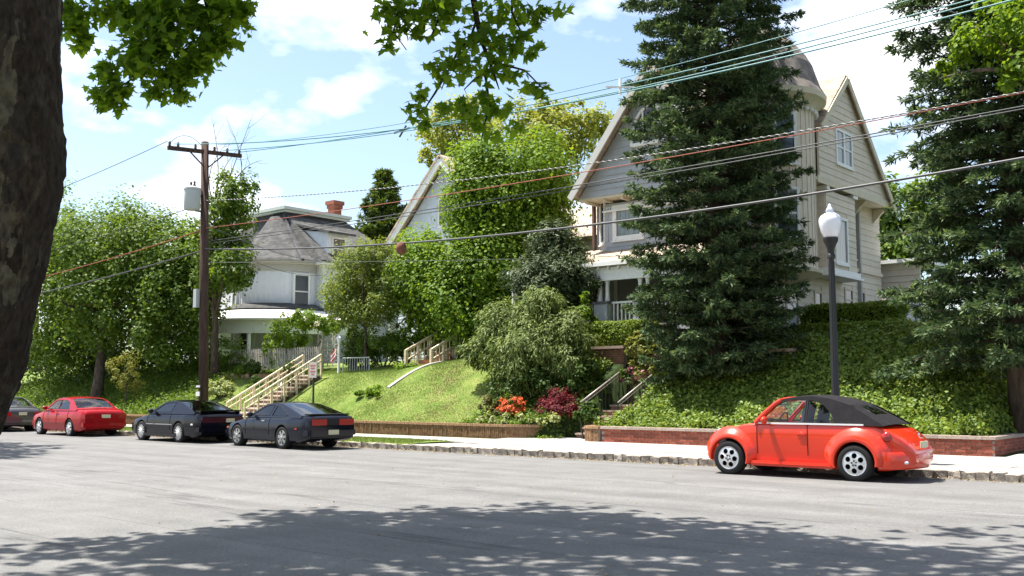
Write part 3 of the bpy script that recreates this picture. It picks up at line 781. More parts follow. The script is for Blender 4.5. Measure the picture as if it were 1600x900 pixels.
# turret
TC, TR = (-15.5, 31.2), 1.75
b = MB(); b.lathe([(TR, 5.6), (TR, 11.15)], 40, (*TC, 0)); tur = b.build('turret', GREY, h1, True, 40)
b = MB()
for i in range(44):
    an = 2 * math.pi * i / 44; c, s_ = math.cos(an), math.sin(an); o = Vector((TC[0] + (TR - .01) * c, TC[1] + (TR - .01) * s_, 5.62)); tv = Vector((-s_, c, 0)) * .03
    b.obox(o - tv / 2, tv, Vector((c, s_, 0)) * .028, (0, 0, 5.5))
tag(b.build('battens', GREY, tur), kind='stuff')
b = MB(); b.lathe([(TR - .5, 5.05), (TR - .1, 5.3), (TR + .14, 5.42), (TR + .16, 5.52), (TR + .03, 5.6)], 40, (*TC, 0)); b.build('corbel', CREAM, tur, True, 50)
b = MB(); b.lathe([(TR, 10.7), (TR + .1, 10.85), (TR + .22, 11.0), (TR + .42, 11.12), (TR + .44, 11.3), (TR + .30, 11.33), (TR, 11.2)], 40, (*TC, 0)); b.build('cornice', CREAM, tur, True, 30)
b = MB()
for i in range(40):
    an = 2 * math.pi * i / 40; b.ball((TC[0] + (TR + .10) * math.cos(an), TC[1] + (TR + .10) * math.sin(an), 10.74), .075, n=6, m=4)
b.build('scallops', TRIM, tur)
dp = [(2.18, 11.3), (2.0, 11.62), (1.9, 11.95), (1.76, 12.38), (1.6, 12.68), (1.38, 12.98), (1.12, 13.28), (.85, 13.52), (.55, 13.74), (.28, 13.9), (.1, 14.02)]
b = MB()
for (r0, za), (r1, zb) in zip(dp[:-1], dp[1:]):
    for k in range(2):
        t0, t1 = k / 2, (k + 1) / 2; ra, rb = r0 + (r1 - r0) * t0, r0 + (r1 - r0) * t1; b.lathe([(ra, za + (zb - za) * t0), (rb - .0, za + (zb - za) * t1 + .012), (rb - .05, za + (zb - za) * t1)], 40, (*TC, 0), cap=False)
dome = b.build('dome', SH_DOME, h1, True, 35)
MB().lathe([(.10, 14.0), (.16, 14.12), (.06, 14.25), (.10, 14.4), (.02, 14.75)], 12, (*TC, 0)).build('finial', mat('copper_finial', (.2, .22, .19), .6, .3), dome, True)
for (an, z0, z1, hw) in ((-92, 9.05, 10.45, .42), (-38, 8.95, 10.45, .30), (-92, 6.5, 8.0, .46), (-38, 6.5, 8.0, .34), (-150, 6.5, 8.0, .4)):
    a = R(an); nx, ny = math.cos(a), math.sin(a); TW = Wall((TC[0] + nx * (TR + .005), TC[1] + ny * (TR + .005)), (-ny, nx), (nx, ny))
    b = MB(); TW.block(b, -hw - .12, hw + .12, z0 - .12, z1 + .12, -.25, .0); b.build('window_reveal', GREY, tur)
    window(TW, tur, -hw, hw, z0, z1, d=.02, pane=PANEL if z0 > 9 else PANE)
# back annexe
an0, an1 = A(1371, 415, 39.9), A(1425, 415, 39.9)
AN = Wall((0, 39.9), (1, 0), (0, -1)); siding(AN, h1, [(an0.x, 3.2), (an1.x + .3, 3.2), (an1.x + .3, an0.z), (an0.x, an0.z)], [], .24, GREY, name='annexe_wall', proud=.05)
b = MB(); b.box(an0.x - .2, an1.x + .5, 39.55, 42.5, an0.z + .002, an0.z + .14); b.build('annexe_roof', TRIM, h1)
b = MB(); b.box(XS - 8, XS - .06, FY + .1, 39.2, 3.0, 8.6); b.build('core', mat('dark_interior', (.03, .03, .03), .9, .1), h1)

# ------------------------------------------------ the white tower house
WHITE = mat('white_siding_paint', (.66, .68, .70), .7, .25, var=.04, scale=3)
h2 = thing('house', 'white house with cone roofed round tower and curved porch', 'house', (-47, 37, 3.2))
T2 = Vector((-47.1, 35.3, 0)); R2 = 2.45; FY2, XE = 36.0, -44.2; ez = 8.55
F2 = Wall((0, FY2), (1, 0), (0, -1)); E2 = Wall((XE, 0), (0, 1), (1, 0))
siding(F2, h2, [(-57, 2.8), (XE, 2.8), (XE, ez), (-57, ez)], [], .17, WHITE, single=False)
wins = [(38.1, 39.0, 6.2, 7.7), (40.6, 41.5, 6.2, 7.7), (38.1, 39.0, 3.4, 5.0)]
siding(E2, h2, [(FY2, 2.8), (42.5, 2.8), (42.5, ez), (FY2, ez)], wins, .17, WHITE, single=False)
for w in wins: window(E2, h2, *w)
for xx in (-54.2, -51.4): window(F2, h2, xx, xx + .9, 6.4, 8.0)
b = MB(); b.box(XE - .22, XE + .05, FY2 - .05, FY2 + .22, 2.8, ez); b.build('corner_board', WHITE, h2)
b = MB(); b.box(-57.4, XE + .45, FY2 - .42, FY2 + .1, ez, ez + .22); b.box(XE - .1, XE + .45, FY2 + .1, 42.5, ez, ez + .22); b.build('eaves', TRIM, h2)
b = MB(); b.lathe([(R2, 2.8), (R2, ez)], 36, T2); tw = b.build('tower', WHITE, h2, True, 40)
b = MB()
for i in range(60):
    an = 2 * math.pi * i / 60; c, s_ = math.cos(an), math.sin(an); o = Vector((T2.x + (R2 - .012) * c, T2.y + (R2 - .012) * s_, 5.6)); tv = Vector((-s_, c, 0)) * .05
    b.obox(o - tv / 2, tv, Vector((c, s_, 0)) * .035, (0, 0, 2.5))
tag(b.build('battens', WHITE, tw), kind='stuff')
b = MB(); b.lathe([(R2 + .02, 8.1), (R2 + .06, 8.12), (R2 + .06, 8.5), (R2 + .34, 8.56), (R2 + .36, 8.72)], 36, T2, cap=False); b.build('cornice', mat('stucco_band', (.42, .40, .35), .8, .2), tw, True, 30)
for an in (-9, -112, -150):
    a = R(an); nx, ny = math.cos(a), math.sin(a); TW = Wall((T2.x + nx * (R2 + .005), T2.y + ny * (R2 + .005)), (-ny, nx), (nx, ny))
    b = MB(); TW.block(b, -.55, .55, 6.0, 8.06, -.25, .0); b.build('window_reveal', WHITE, tw); window(TW, tw, -.4, .4, 6.15, 7.9, d=.02, trim=.12, pane=PANE)
for an in (-80, -140):
    a = R(an); nx, ny = math.cos(a), math.sin(a); TW = Wall((T2.x + nx * (R2 + .005), T2.y + ny * (R2 + .005)), (-ny, nx), (nx, ny))
    b = MB(); TW.block(b, -.55, .55, 3.2, 5.5, -.25, .0); b.build('window_reveal', WHITE, tw); window(TW, tw, -.4, .4, 3.5, 5.2, d=.02)
# tower cone leans back onto the flat-topped main roof
top0, top1, tY0, tY1, zt = -50.7, -48.2, 36.4, 41.0, 12.0
b = MB(); quadslab(b, [(XE + .5, FY2 - .45, ez + .2), (XE + .5, 42.7, ez + .2), (top1, tY1, zt), (top1, tY0, zt)], .1)
quadslab(b, [(-57.4, FY2 - .45, ez + .2), (XE + .5, FY2 - .45, ez + .2), (top1, tY0, zt), (top0, tY0, zt)], .1)
quadslab(b, [(-57.4, 42.7, ez + .2), (-57.4, FY2 - .45, ez + .2), (top0, tY0, zt), (top0, tY1, zt)], .1); roof_2 = b.build('roof', SH_GREY, h2)
cone = MB(); tip = Vector((-48.75, 36.45, 11.75))
cone.grid(lambda u, v: tuple(Vector((T2.x + (R2 + .42) * math.cos(R(-205 + 250 * u)), T2.y + (R2 + .42) * math.sin(R(-205 + 250 * u)), 8.66)).lerp(tip + Vector((.55 * math.cos(R(-205 + 250 * u)), .55 * math.sin(R(-205 + 250 * u)), 0)), v) - Vector((0, 0, .22 * math.sin(math.pi * v)))), 30, 10)
cone.build('tower_roof', SH_GREY, h2, True)
hp = MB()
for an in (-178, -12):
    e = Vector((T2.x + (R2 + .42) * math.cos(R(an)), T2.y + (R2 + .42) * math.sin(R(an)), 8.7)); q = tip + Vector((.6 * math.cos(R(an)), .6 * math.sin(R(an)), .03))
    hp.tube([e.lerp(q, t) - Vector((0, 0, .2 * math.sin(math.pi * t) - .03)) for t in np.linspace(0, 1, 8)], .09, 6)
hp.build('hip_flashing', SH_DARK, h2)
b = MB(); b.box(top0 - .35, top1 + .35, tY0 - .3, tY1, zt - .02, zt + .12).box(top0 - .45, top1 + .45, tY0 - .4, tY1 + .1, zt + .122, zt + .30); b.build('roof_cornice', mat('cornice_greenish', (.48, .52, .47), .7, .2), roof_2)
b = MB(); b.box(top0 - .1, top1 + .12, tY0 - .12, tY1 - .1, zt - .75, zt - .021); b.build('roof_curb', SH_DARK, roof_2)
# dormer
d = thing('dormer_anchor', '', '') if False else None
DY0, DY1 = 36.5, 38.1; DW = Wall((XE - .25, 0), (0, 1), (1, 0))
b = MB(); b.prism([(XE - .26, 8.8), (XE - .26, 10.5), (-46.6, 10.75)], lambda x_, z_: (x_, DY0, z_), lambda x_, z_: (x_, DY1, z_)); dor = b.build('dormer', WHITE, h2)
window(DW, dor, DY0 + .4, DY1 - .4, 9.05, 10.15, trim=.10)
b = MB(); quadslab(b, [(XE + .1, DY0 - .2, 10.5), (XE + .1, DY1 + .2, 10.5), (-47.2, DY1 + .2, 11.25), (-47.2, DY0 - .2, 11.25)], .12); b.build('dormer_roof', SH_GREY, dor)
ch = MB(); c0 = A(522, 330, 41.6); ch.box(c0.x - .30, c0.x + .30, 41.35, 41.95, 9.5, c0.z + .15).box(c0.x - .36, c0.x + .36, 41.29, 42.01, c0.z + .152, c0.z + .38).box(c0.x - .43, c0.x + .43, 41.22, 42.08, c0.z + .382, c0.z + .62)
ch.build('chimney', mat('chimney_brick', (.26, .10, .07), .9, .1, var=.25, scale=9, bump=.4), h2)
# curved porch
PR = 5.0; PZ = 5.35; aa = np.linspace(R(-150), R(15), 40)
b = MB(); b.grid(lambda u, v: (T2.x + (R2 + (PR - R2) * v) * math.cos(R(-150 + 165 * u)), T2.y + (R2 + (PR - R2) * v) * math.sin(R(-150 + 165 * u)), PZ + .98 * (1 - v) ** 1.1), 40, 8)
WROOF = mat('white_roofing', (.80, .77, .74), .7, .2, var=.08, scale=1.5)
pr2 = b.build('porch_roof', WROOF, h2, True)
b = MB(); b.grid(lambda u, v: (T2.x + (R2 + .02 + .95 * v) * math.cos(R(-150 + 165 * u)), T2.y + (R2 + .02 + .95 * v) * math.sin(R(-150 + 165 * u)), PZ + 1.02 - .36 * v), 40, 3); b.build('porch_roof_apron', SH_GREY, pr2, True)
b = MB(); b.lathe([(PR + .03, PZ - .08), (PR + .05, PZ + .02), (PR - .05, PZ + .03), (PR - .09, PZ - .08)], 40, T2, cap=False, a0=R(-150), a1=R(15)); b.build('gutter', TRIM, pr2)
b = MB(); b.lathe([(PR - .15, PZ - .75), (PR - .15, PZ - .05), (PR - .3, PZ - .05), (PR - .3, PZ - .75), (PR - .15, PZ - .75)], 40, T2, cap=False, a0=R(-150), a1=R(15)); b.build('frieze', TRIM, h2)
b = MB(); b.lathe([(0.1, 3.02), (PR - .1, 3.02), (PR - .1, 2.6), (PR - .2, 2.3)], 40, T2, cap=False); b.build('porch_floor', mat('porch_grey', (.28, .27, .25), .8, .2), h2)
for an in (-135, -108, -82, -55, -28, 0):
    MB().lathe([(.13, 3.02), (.13, 3.12), (.10, 3.16), (.10, PZ - .8), (.14, PZ - .76)], 12, (T2.x + (PR - .24) * math.cos(R(an)), T2.y + (PR - .24) * math.sin(R(an)), 0)).build('column', TRIM, h2, True, 40)
b = MB(); b.box(-56, -49.5, 32.4, 32.6, PZ - .75, PZ - .05); b.build('frieze', TRIM, h2)
b = MB(); quadslab(b, [(-56, 32.2, PZ), (-49.8, 32.2, PZ), (-49.8, 35.9, PZ + .8), (-56, 35.9, PZ + .8)], .08); b.build('porch_roof', WROOF, h2)
b = MB(); b.box(-56.9, XE - .06, FY2 + .06, 42.4, 2.7, 8.5); b.build('core', MATS['dark_interior'], h2)

# ------------------------------------------------ the pale gabled house between them
h3 = thing('house', 'pale gabled house half hidden by the bright green maple', 'house', (-36, 39, 3.2))
e3, a3 = A(620, 377, 38), A(698, 250, 38); sl3 = (a3.z - e3.z) / (a3.x - e3.x); r3 = 2 * a3.x - e3.x
F3 = Wall((0, 38), (1, 0), (0, -1)); PALE = mat('pale_siding_paint', (.56, .60, .66), .75, .2, var=.04, scale=3)
siding(F3, h3, [(e3.x + .2, 3.0), (r3 - .2, 3.0), (r3 - .2, e3.z), (a3.x, a3.z - .1), (e3.x + .2, e3.z)], [(-37.4, -36.0, 10.2, 11.8)], .19, PALE, single=False)
window(F3, h3, -37.2, -36.3, 10.3, 11.6); window(F3, h3, -38.9, -38.0, 6.5, 8.0)
b = MB()
for sx in (-1, 1):
    xe = a3.x + sx * (a3.x - e3.x + .35); P = [(xe, 37.4, e3.z - .35 * sl3 + .12), (a3.x, 37.4, a3.z + .12), (a3.x, 46, a3.z + .12), (xe, 46, e3.z - .35 * sl3 + .12)]; quadslab(b, P[::-1] if sx < 0 else P, .1)
rf3 = b.build('roof', SH_TAN, h3)
b = MB()
for sx in (-1, 1): b.bar((a3.x + sx * (a3.x - e3.x + .3), 37.5, e3.z - .35), (a3.x, 37.5, a3.z - .08), .12, .30)
b.build('rake_board', TRIM, rf3)
b = MB(); b.box(e3.x + .3, r3 - .3, 38.06, 45.8, 2.9, e3.z - .1); b.build('core', MATS['dark_interior'], h3)
b = MB(); b.box(-37.6, -31, 33.2, 37.9, 5.6, 5.75); b.box(-37.5, -31, 33.3, 33.45, 5.2, 5.598); p3 = b.build('porch_roof', TRIM, h3)
for xx in (-37.2, -35.9, -34.6, -33.3): MB().lathe([(.10, 3.0), (.08, 3.2), (.075, 5.0), (.1, 5.2)], 12, (xx, 33.38, 0)).build('column', TRIM, h3, True, 40)

# ------------------------------------------------ a grey roofed house further along
h4 = thing('house', 'dark slate roofed house showing behind the utility pole', 'house', (-64, 43, 3.2))
q0, q1 = A(312, 370, 42), A(392, 370, 42); zz0, zz1 = q0.z, A(350, 330, 42).z
b = MB(); b.box(q0.x - 2, q1.x, 42, 49, 2.8, zz0); b.build('wall', WHITE, h4)
b = MB(); quadslab(b, [(q0.x - 2.3, 41.7, zz0), (q1.x + .3, 41.7, zz0), (q1.x - 1.6, 44, zz1), (q0.x - .6, 44, zz1)], .1); quadslab(b, [(q1.x + .3, 41.7, zz0), (q1.x + .3, 49, zz0), (q1.x - 1.6, 47, zz1), (q1.x - 1.6, 44, zz1)], .1); b.build('roof', SH_GREY, h4)
b = MB(); b.box(q0.x - 2.4, q1.x + .4, 41.6, 49, zz0 - .25, zz0 - .09); b.build('eaves', TRIM, h4)
window(Wall((0, 42), (1, 0), (0, -1)), h4, q0.x + 1, q0.x + 1.9, zz0 - 2.4, zz0 - .9)

# ================================================================== CARS
TYRE = mat('tyre_rubber', (.018, .018, .018), .85, .2, bump=.2, bscale=60); BLACKP = mat('black_plastic', (.012, .012, .013), .55, .3); UNDER = mat('underbody', (.008, .008, .008), .9, .1)
ALLOY = mat('alloy_silver', (.62, .63, .64), .32, .5, metal=.75); CHROME = mat('chrome', (.75, .75, .75), .12, .5, metal=1)
LENSR = mat('lamp_red', (.30, .008, .008), .15, .6, coat=.6); LENSO = mat('lamp_amber', (.55, .16, .02), .2, .5); LENSW = mat('lamp_clear', (.70, .72, .74), .1, .6)
PLATE = mat('plate_cream', (.55, .52, .36), .5, .3); SEATM = mat('seat_cloth', (.03, .03, .034), .85, .2); SEATB = mat('seat_blue_grey', (.07, .09, .13), .8, .2)
GLASS = glassmat('car_glass', (.74, .82, .83), .05); GLASSD = glassmat('car_glass_dark', (.22, .26, .28), .12)
def sm(pts, xs, k=5):
    y = np.interp(xs, [p[0] for p in pts], [p[1] for p in pts]); 
    for _ in range(k): y[1:-1] = .25 * y[:-2] + .5 * y[1:-1] + .25 * y[2:]
    return y
def tess(outer, holes=()):
    rings = [list(outer)] + [list(h) for h in holes]; V = [p for r in rings for p in r]
    return V, tessellate_polygon([[Vector((p[0], p[1], 0)) for p in r] for r in rings])
def rim(kind, r, y):                       # face of a wheel, outward = -y
    m = MB(); dark = MB()
    if kind == 'six':
        holes = [[(r * .59 * math.cos(b) + r * .215 * math.cos(t), r * .59 * math.sin(b) + r * .215 * math.sin(t)) for t in np.linspace(0, 2 * math.pi, 13)[:-1]] for b in np.arange(6) * math.pi / 3 + .3]
        V, Fc = tess([(r * .93 * math.cos(t), r * .93 * math.sin(t)) for t in np.linspace(0, 2 * math.pi, 49)[:-1]], holes)
        P = [(x, y - .03 * (1 - (x*x+z*z) / r**2) , z) for x, z in V]; m.add(P, [f if True else f[::-1] for f in Fc])
        for b in np.arange(5) * 2 * math.pi / 5: dark.ball((r * .19 * math.cos(b), y - .032, r * .19 * math.sin(b)), .016, n=6, m=4)
    else:
        n = 7 if kind == 'star' else 14
        for b in np.arange(n) * 2 * math.pi / n:
            d = Vector((math.cos(b), 0, math.sin(b))); m.bar(d * r * .15 + Vector((0, y - .012, 0)), d * r * .95 + Vector((0, y, 0)), .075 if kind == 'star' else .022, .02, up=(0, 1, 0))
        m.lathe([(r * .30, y), (r * .24, y - .035), (.02, y - .04)], 16, axis='y')
    m.lathe([(r * .90, y + .05), (r * .90, y - .008), (r * .96, y - .014), (r, y - .002), (r, y + .06)], 32, axis='y', cap=False)
    return m, dark
def loft_body(sp, N=84):
    L = sp['L']; xs = L * (0.5 - 0.5 * np.cos(np.linspace(0, math.pi, N))); xs = .45 * xs + .55 * np.linspace(0, L, N)
    zt, zb, w = sm(sp['top'], xs, sp.get('sm', 2)), sm(sp['bot'], xs, 2), sm(sp['wid'], xs, 2)
    sec = sp.get('sec', [(0, 0), (.70, 0), (.90, .0), (.96, .07), (.985, .28), (1, .5), (.99, .72), (.965, .86), (.92, .945), (.82, .985), (.5, 1.005), (0, 1.015)])
    full = [(-a, b) for a, b in sec[::-1]] + [(a, b) for a, b in sec[1:-1]]
    m = len(full); V = []
    for i in range(N):
        for a, b in full: V.append((xs[i], a * w[i], zb[i] + b * (zt[i] - zb[i])))
    Fc = [(i*m+j, i*m+(j+1) % m, (i+1)*m+(j+1) % m, (i+1)*m+j) for i in range(N - 1) for j in range(m)]
    Fc += [tuple(range(m))[::-1], tuple((N-1)*m+j for j in range(m))]
    return V, Fc
def wells(V, Fc, cutters, paint):
    me = bpy.data.meshes.new('body'); me.from_pydata(V, [], Fc); me.materials.append(paint); me.materials.append(UNDER)
    bm = bmesh.new(); bm.from_mesh(me); bmesh.ops.recalc_face_normals(bm, faces=bm.faces); bm.to_mesh(me); bm.free()
    cm = bpy.data.meshes.new('cut'); mb = MB()
    for (x, z, r, y0, y1) in cutters: mb.lathe([(r, y0), (r, y1)], 40, (x, 0, z), axis='y')
    cm.from_pydata(mb.v, [], mb.f); cm.materials.append(paint); cm.materials.append(UNDER)
    bm = bmesh.new(); bm.from_mesh(cm); bmesh.ops.recalc_face_normals(bm, faces=bm.faces); bm.to_mesh(cm); bm.free()
    cm.polygons.foreach_set('material_index', [1] * len(cm.polygons))
    a = bpy.data.objects.new('a', me); c = bpy.data.objects.new('c', cm); COL.objects.link(a); COL.objects.link(c)
    md = a.modifiers.new('b', 'BOOLEAN'); md.operation = 'DIFFERENCE'; md.object = c; md.solver = 'EXACT'
    dg = bpy.context.evaluated_depsgraph_get(); res = bpy.data.meshes.new_from_object(a.evaluated_get(dg))
    bpy.data.objects.remove(a); bpy.data.objects.remove(c)
    res.polygons.foreach_set('use_smooth', [True] * len(res.polygons)); res.set_sharp_from_angle(angle=R(32)); return res
def car(name, label, sp, loc, rz=0.0):
    t = thing(name, label, 'car'); pt = sp['paint']; W = sp['W'] / 2; rw = sp['rw']; ra = sp.get('ra', rw + .055)
    V, Fc = loft_body(sp); cut = [(x, rw, ra, y0, y1) for x in sp['ax'] for (y0, y1) in ((-W - .3, -W + .34), (W - .34, W + .3))]
    me = wells(V, Fc, cut, pt); me.name = 'body'; body = put('body', me, None, t)
    # greenhouse
    ar = sp['arch']; xs = np.linspace(ar[0][0], ar[-1][0], 60); zs = sm(ar, xs, 3); zb = sp['belt']; wb, wt = sp['gw']; zmax = zs.max()
    def gw(z): return wb + (wt - wb) * np.clip((z - zb) / (zmax - zb), -.2, 1)
    def surf(x, s): z = float(np.interp(x, xs, zs)); w_ = float(gw(z)); return (x + .05 * (abs(s) ** 2) * (-1 if x > xs.mean() else 1) * (1 if (x < sp['ws'][1] or x > sp['rg'][0]) else 0), s * w_, z + sp.get('crown', .035) * (1 - s * s))
    roofm = MB(); nx = 60; ny = 16; cells = {'roof': roofm, 'windscreen': MB(), 'rear_window': MB()}
    xe = np.linspace(xs[0], xs[-1], nx + 1); se = np.concatenate([[-1, -.93], np.linspace(-.90, .90, ny - 3), [.93, 1]])
    for i in range(nx):
        for j in range(len(se) - 1):
            xm = (xe[i] + xe[i+1]) / 2; s_ = abs((se[j] + se[j+1]) / 2)
            k = 'windscreen' if sp['ws'][0] < xm < sp['ws'][1] and s_ < .915 else 'rear_window' if sp['rg'][0] < xm < sp['rg'][1] and s_ < sp.get('rgw', .915) else 'roof'
            cells[k].add([surf(xe[i], se[j]), surf(xe[i+1], se[j]), surf(xe[i+1], se[j+1]), surf(xe[i], se[j+1])], [(0, 1, 2, 3)])
    rp = sp.get('roofpaint', pt); gl = sp.get('glass', GLASSD)
    for k, m in cells.items():
        bm = bmesh.new(); me = bpy.data.meshes.new(k); me.from_pydata(m.v, [], m.f); bm.from_mesh(me); bmesh.ops.remove_doubles(bm, verts=bm.verts, dist=1e-4); bmesh.ops.recalc_face_normals(bm, faces=bm.faces)
        for f in bm.faces: f.smooth = True
        bm.to_mesh(me); bm.free(); put(k, me, rp if k == 'roof' else gl, t)
    outer = [(x, zb - .012) for x in (xs[0], xs[-1])][:1] + [(float(x), float(z) + .002) for x, z in zip(xs, zs)] + [(xs[-1], zb - .012)]
    V2, F2_ = tess(outer, [w for w in sp['sw']])
    for s in (-1, 1):
        mk('side_frame', [(x, s * float(gw(z)), z) for x, z in V2], [tuple(f) if s > 0 else tuple(f)[::-1] for f in F2_], rp, t)
        for w_ in sp['sw']:
            Vw, Fw = tess(w_); mk('side_window', [(x, s * (float(gw(z)) - .008), z) for x, z in Vw], [tuple(f) for f in Fw], gl, t)
            tr = MB()
            for p, q in zip(w_, w_[1:] + w_[:1]): tr.bar((p[0], s * float(gw(p[1])), p[1]), (q[0], s * float(gw(q[1])), q[1]), .013, .013)
            tr.build('window_seal', BLACKP, t)
    # wheels
    rm, dk = rim(sp['rim'], rw * sp.get('rimr', .68), -.02)
    tm = MB().lathe([(rw * .62, .02), (rw * .70, -.035), (rw * .90, -.045), (rw * .985, -.022), (rw, .03), (rw, .15), (rw * .97, .19), (rw * .7, .2)], 36, axis='y', cap=False)
    hubm = MB().lathe([(rw * .66, .07), (.03, .07)], 20, axis='y', cap=False)
    def md(n_, m, mt_, smooth=False):
        if not m.v: return None
        o = m.build(n_, mt_, None, smooth, 50); q = o.data; bpy.data.objects.remove(o); return q
    me_r, me_t, me_h, me_d = md('rim', rm, sp.get('rimmat', ALLOY)), md('tyre', tm, TYRE, True), md('wheel', hubm, UNDER), md('bolts', dk, BLACKP)
    for x in sp['ax']:
        for s in (1, -1):
            h = put('wheel', me_h, None, t); h.location = (x, -s * (W - .05), rw); h.rotation_euler = (0, rng.uniform(0, 1), 0 if s > 0 else math.pi)
            for n_, q in (('tyre', me_t), ('rim', me_r), ('bolts', me_d)):
                if q: o = bpy.data.objects.new(n_, q); COL.objects.link(o); o.parent = h
    # seats and wheel
    sx = sp['seat']
    V3, _ = V, 0; xsb = np.array([v[0] for v in V3]).reshape(84, -1)[:, 0]; nsec = len(V3) // 84
    for x in sp.get('seams', ()):              # shut lines
        i = int(np.argmin(abs(xsb - x))); sec_ = [Vector(v) for v in V3[i * nsec:(i + 1) * nsec]]
        for s in (-1, 1):
            q_ = sorted([v for v in sec_ if v.y * s > .55 * W and .30 < v.z], key=lambda v: v.z)
            MB().tube([v + Vector((0, s * .002, 0)) for v in q_], .007, 5).build('door_seam', UNDER, t)
    for x in sp.get('seats', (sx, sx + .8)):
        for s in (-.36, .36):
            m = MB(); m.grid(lambda u, v: (x + .12 * u * u + .09 * math.cos(2 * math.pi * v), s + .22 * math.sin(2 * math.pi * v), zb - .35 + u * (min(zmax, float(np.interp(x + .12, xs, zs))) - .16 - zb + .35)), 6, 12); m.ball((x + .13, s, float(np.interp(x + .12, xs, zs)) - .19), .06, .13, .09); m.build('seat', sp.get('seatm', SEATM), t, True)
    m = MB(); c = Vector((sx - .62, -.36, zb + .02)); m.tube([c + Vector((.05 * math.sin(a), .18 * math.cos(a), .18 * math.sin(a))) for a in np.linspace(0, 2 * math.pi, 20)], .015, 6); m.build('steering_wheel', BLACKP, t)
    for nm, m_, mt_ in sp['extra'](W): m_.build(nm, mt_, t, True, 40)
    # mirrors
    mx, mz = sp['mir']
    for s in (-1, 1): MB().ball((mx, s * (wb + .12), mz), .06, .10, .075, 10, 8).add(*[[(mx + .03, s * (wb - .02), mz - .05), (mx + .09, s * (wb - .02), mz - .05), (mx + .06, s * (wb + .1), mz - .03)], [(0, 1, 2)]]).build('mirror', sp.get('mirm', pt), t, True)
    t.location = loc; t.rotation_euler = (0, 0, rz)
    return t
def rbox(x0, x1, y0, y1, z0, z1, b=.03):
    bm = bmesh.new(); bmesh.ops.create_cube(bm, size=1)
    for v in bm.verts: v.co = Vector(((x0 + x1) / 2 + v.co.x * (x1 - x0), (y0 + y1) / 2 + v.co.y * (y1 - y0), (z0 + z1) / 2 + v.co.z * (z1 - z0)))
    bmesh.ops.bevel(bm, geom=bm.edges, offset=min(b, .45 * min(x1 - x0, y1 - y0, z1 - z0)), segments=2, affect='EDGES'); bm.verts.index_update()
    m = MB(); m.add([v.co[:] for v in bm.verts], [tuple(v.index for v in f.verts) for f in bm.faces]); bm.free(); return m
def paint(name, c, rough=.35, coat=1.0, metal=0.0, spec=.4): return mat(name, c, rough, spec, metal=metal, coat=coat, var=.04, scale=1.5)

# ---- orange convertible
ORANGE = paint('orange_red_paint', (.60, .032, .008), .3, .9, 0, .2); FABRIC = mat('soft_top_cloth', (.020, .018, .020), .95, .1, var=.15, scale=6, bump=.3, bscale=200)
def beetle_extra(W):
    out = []
    for (xc, ro, a0, a1, yo) in ((.60, .60, -16, 188, W), (3.10, .68, -8, 196, W + .005)):
        for s in (-1, 1):
            m = MB(); ri = .37
            def fn(u, v, s=s, xc=xc, ro=ro, a0=a0, a1=a1, yo=yo, ri=ri):
                a = R(a0 + (a1 - a0) * u); e = min(1, min(u, 1 - u) * 6) ** .5
                if v < .12: return (xc + ri * math.cos(a), s * (yo - .10 * (1 - v / .12)), .33 + ri * math.sin(a))
                t = (v - .12) / .88; rr = ri + t * (ro - ri) * (.35 + .65 * e)
                return (xc + rr * math.cos(a), s * (yo - .012 - (yo - .69) * t ** 2.2 + .012 * math.sin(math.pi * min(1, t * 2))), .33 + rr * math.sin(a))
            m.grid(fn, 40, 14); out.append(('fender', m, ORANGE))
    for s in (-1, 1):
        out.append(('running_board', rbox(1.02, 2.72, min(s * .68, s * (W - .005)), max(s * .68, s * (W - .005)), .20, .30, .045), ORANGE))
        m = MB(); m.tube([(1.14, s * .735, 1.0), (1.30, s * .715, 1.17), (1.52, s * .645, 1.375), (1.62, s * .61, 1.44)], [.05, .045, .042, .04], 10); out.append(('windscreen_pillar', m, ORANGE))
        m = MB(); m.bar((1.12, s * .742, 1.005), (3.25, s * .742, 1.005), .02, .03); out.append(('belt_strip', m, mat('bright_strip', (.70, .70, .68), .3, .5)))
        m = MB(); m.ball((.33, s * .60, .72), .12, .15, .16, 14, 10); out.append(('headlight', m, LENSW))
        m = MB(); m.ball((3.64, s * .685, .80), .10, .07, .10, 14, 10); out.append(('tail_light', m, LENSR))
        m = MB(); m.ball((.10, s * .66, .46), .05, .09, .04); out.append(('indicator', m, LENSO))
        m = MB(); m.ball((3.93, s * .60, .36), .05, .06, .035); out.append(('reversing_lamp', m, LENSW))
        m = rbox(1.98, 2.16, s * .745 - .028, s * .745 + .028, .79, .835, .015); m.ball((2.07, s * .742, .80), .06, .012, .055, 12, 6); out.append(('door_handle', m, ORANGE))
    m = MB(); m.tube([(1.60, y, 1.46 - .30 * 0 - .035 * (y / .6) ** 2) for y in np.linspace(-.6, .6, 9)], .045, 8); out.append(('windscreen_header', m, ORANGE))
    def bump(sgn, x0, x1):
        m = MB(); m.grid(lambda u, v: ((lambda a, b: (x0 + (x1 - x0) * math.cos(a) ** .7 * (1) + .06 * math.cos(b) * sgn, (W - .05) * math.sin(a), .39 + .155 * math.sin(b)))(R(-88 + 176 * u), 2 * math.pi * v)), 24, 14); return m
    out.append(('rear_bumper', bump(1, 3.50, 4.03), ORANGE)); out.append(('front_bumper', bump(-1, .40, .05), ORANGE))
    out.append(('number_plate', rbox(4.04, 4.07, -.18, .18, .60, .72, .008), PLATE))
    m = MB(); m.lathe([(.045, 0), (.045, .012), (.01, .016)], 16, (0, 0, 0)); m.v = [(3.965 + z, y, .83 + x * .9 - z) for x, y, z in m.v]; out.append(('boot_badge', m, CHROME))
    out.append(('boot_handle', rbox(4.0, 4.035, -.07, .07, .765, .785, .008), CHROME))
    return out
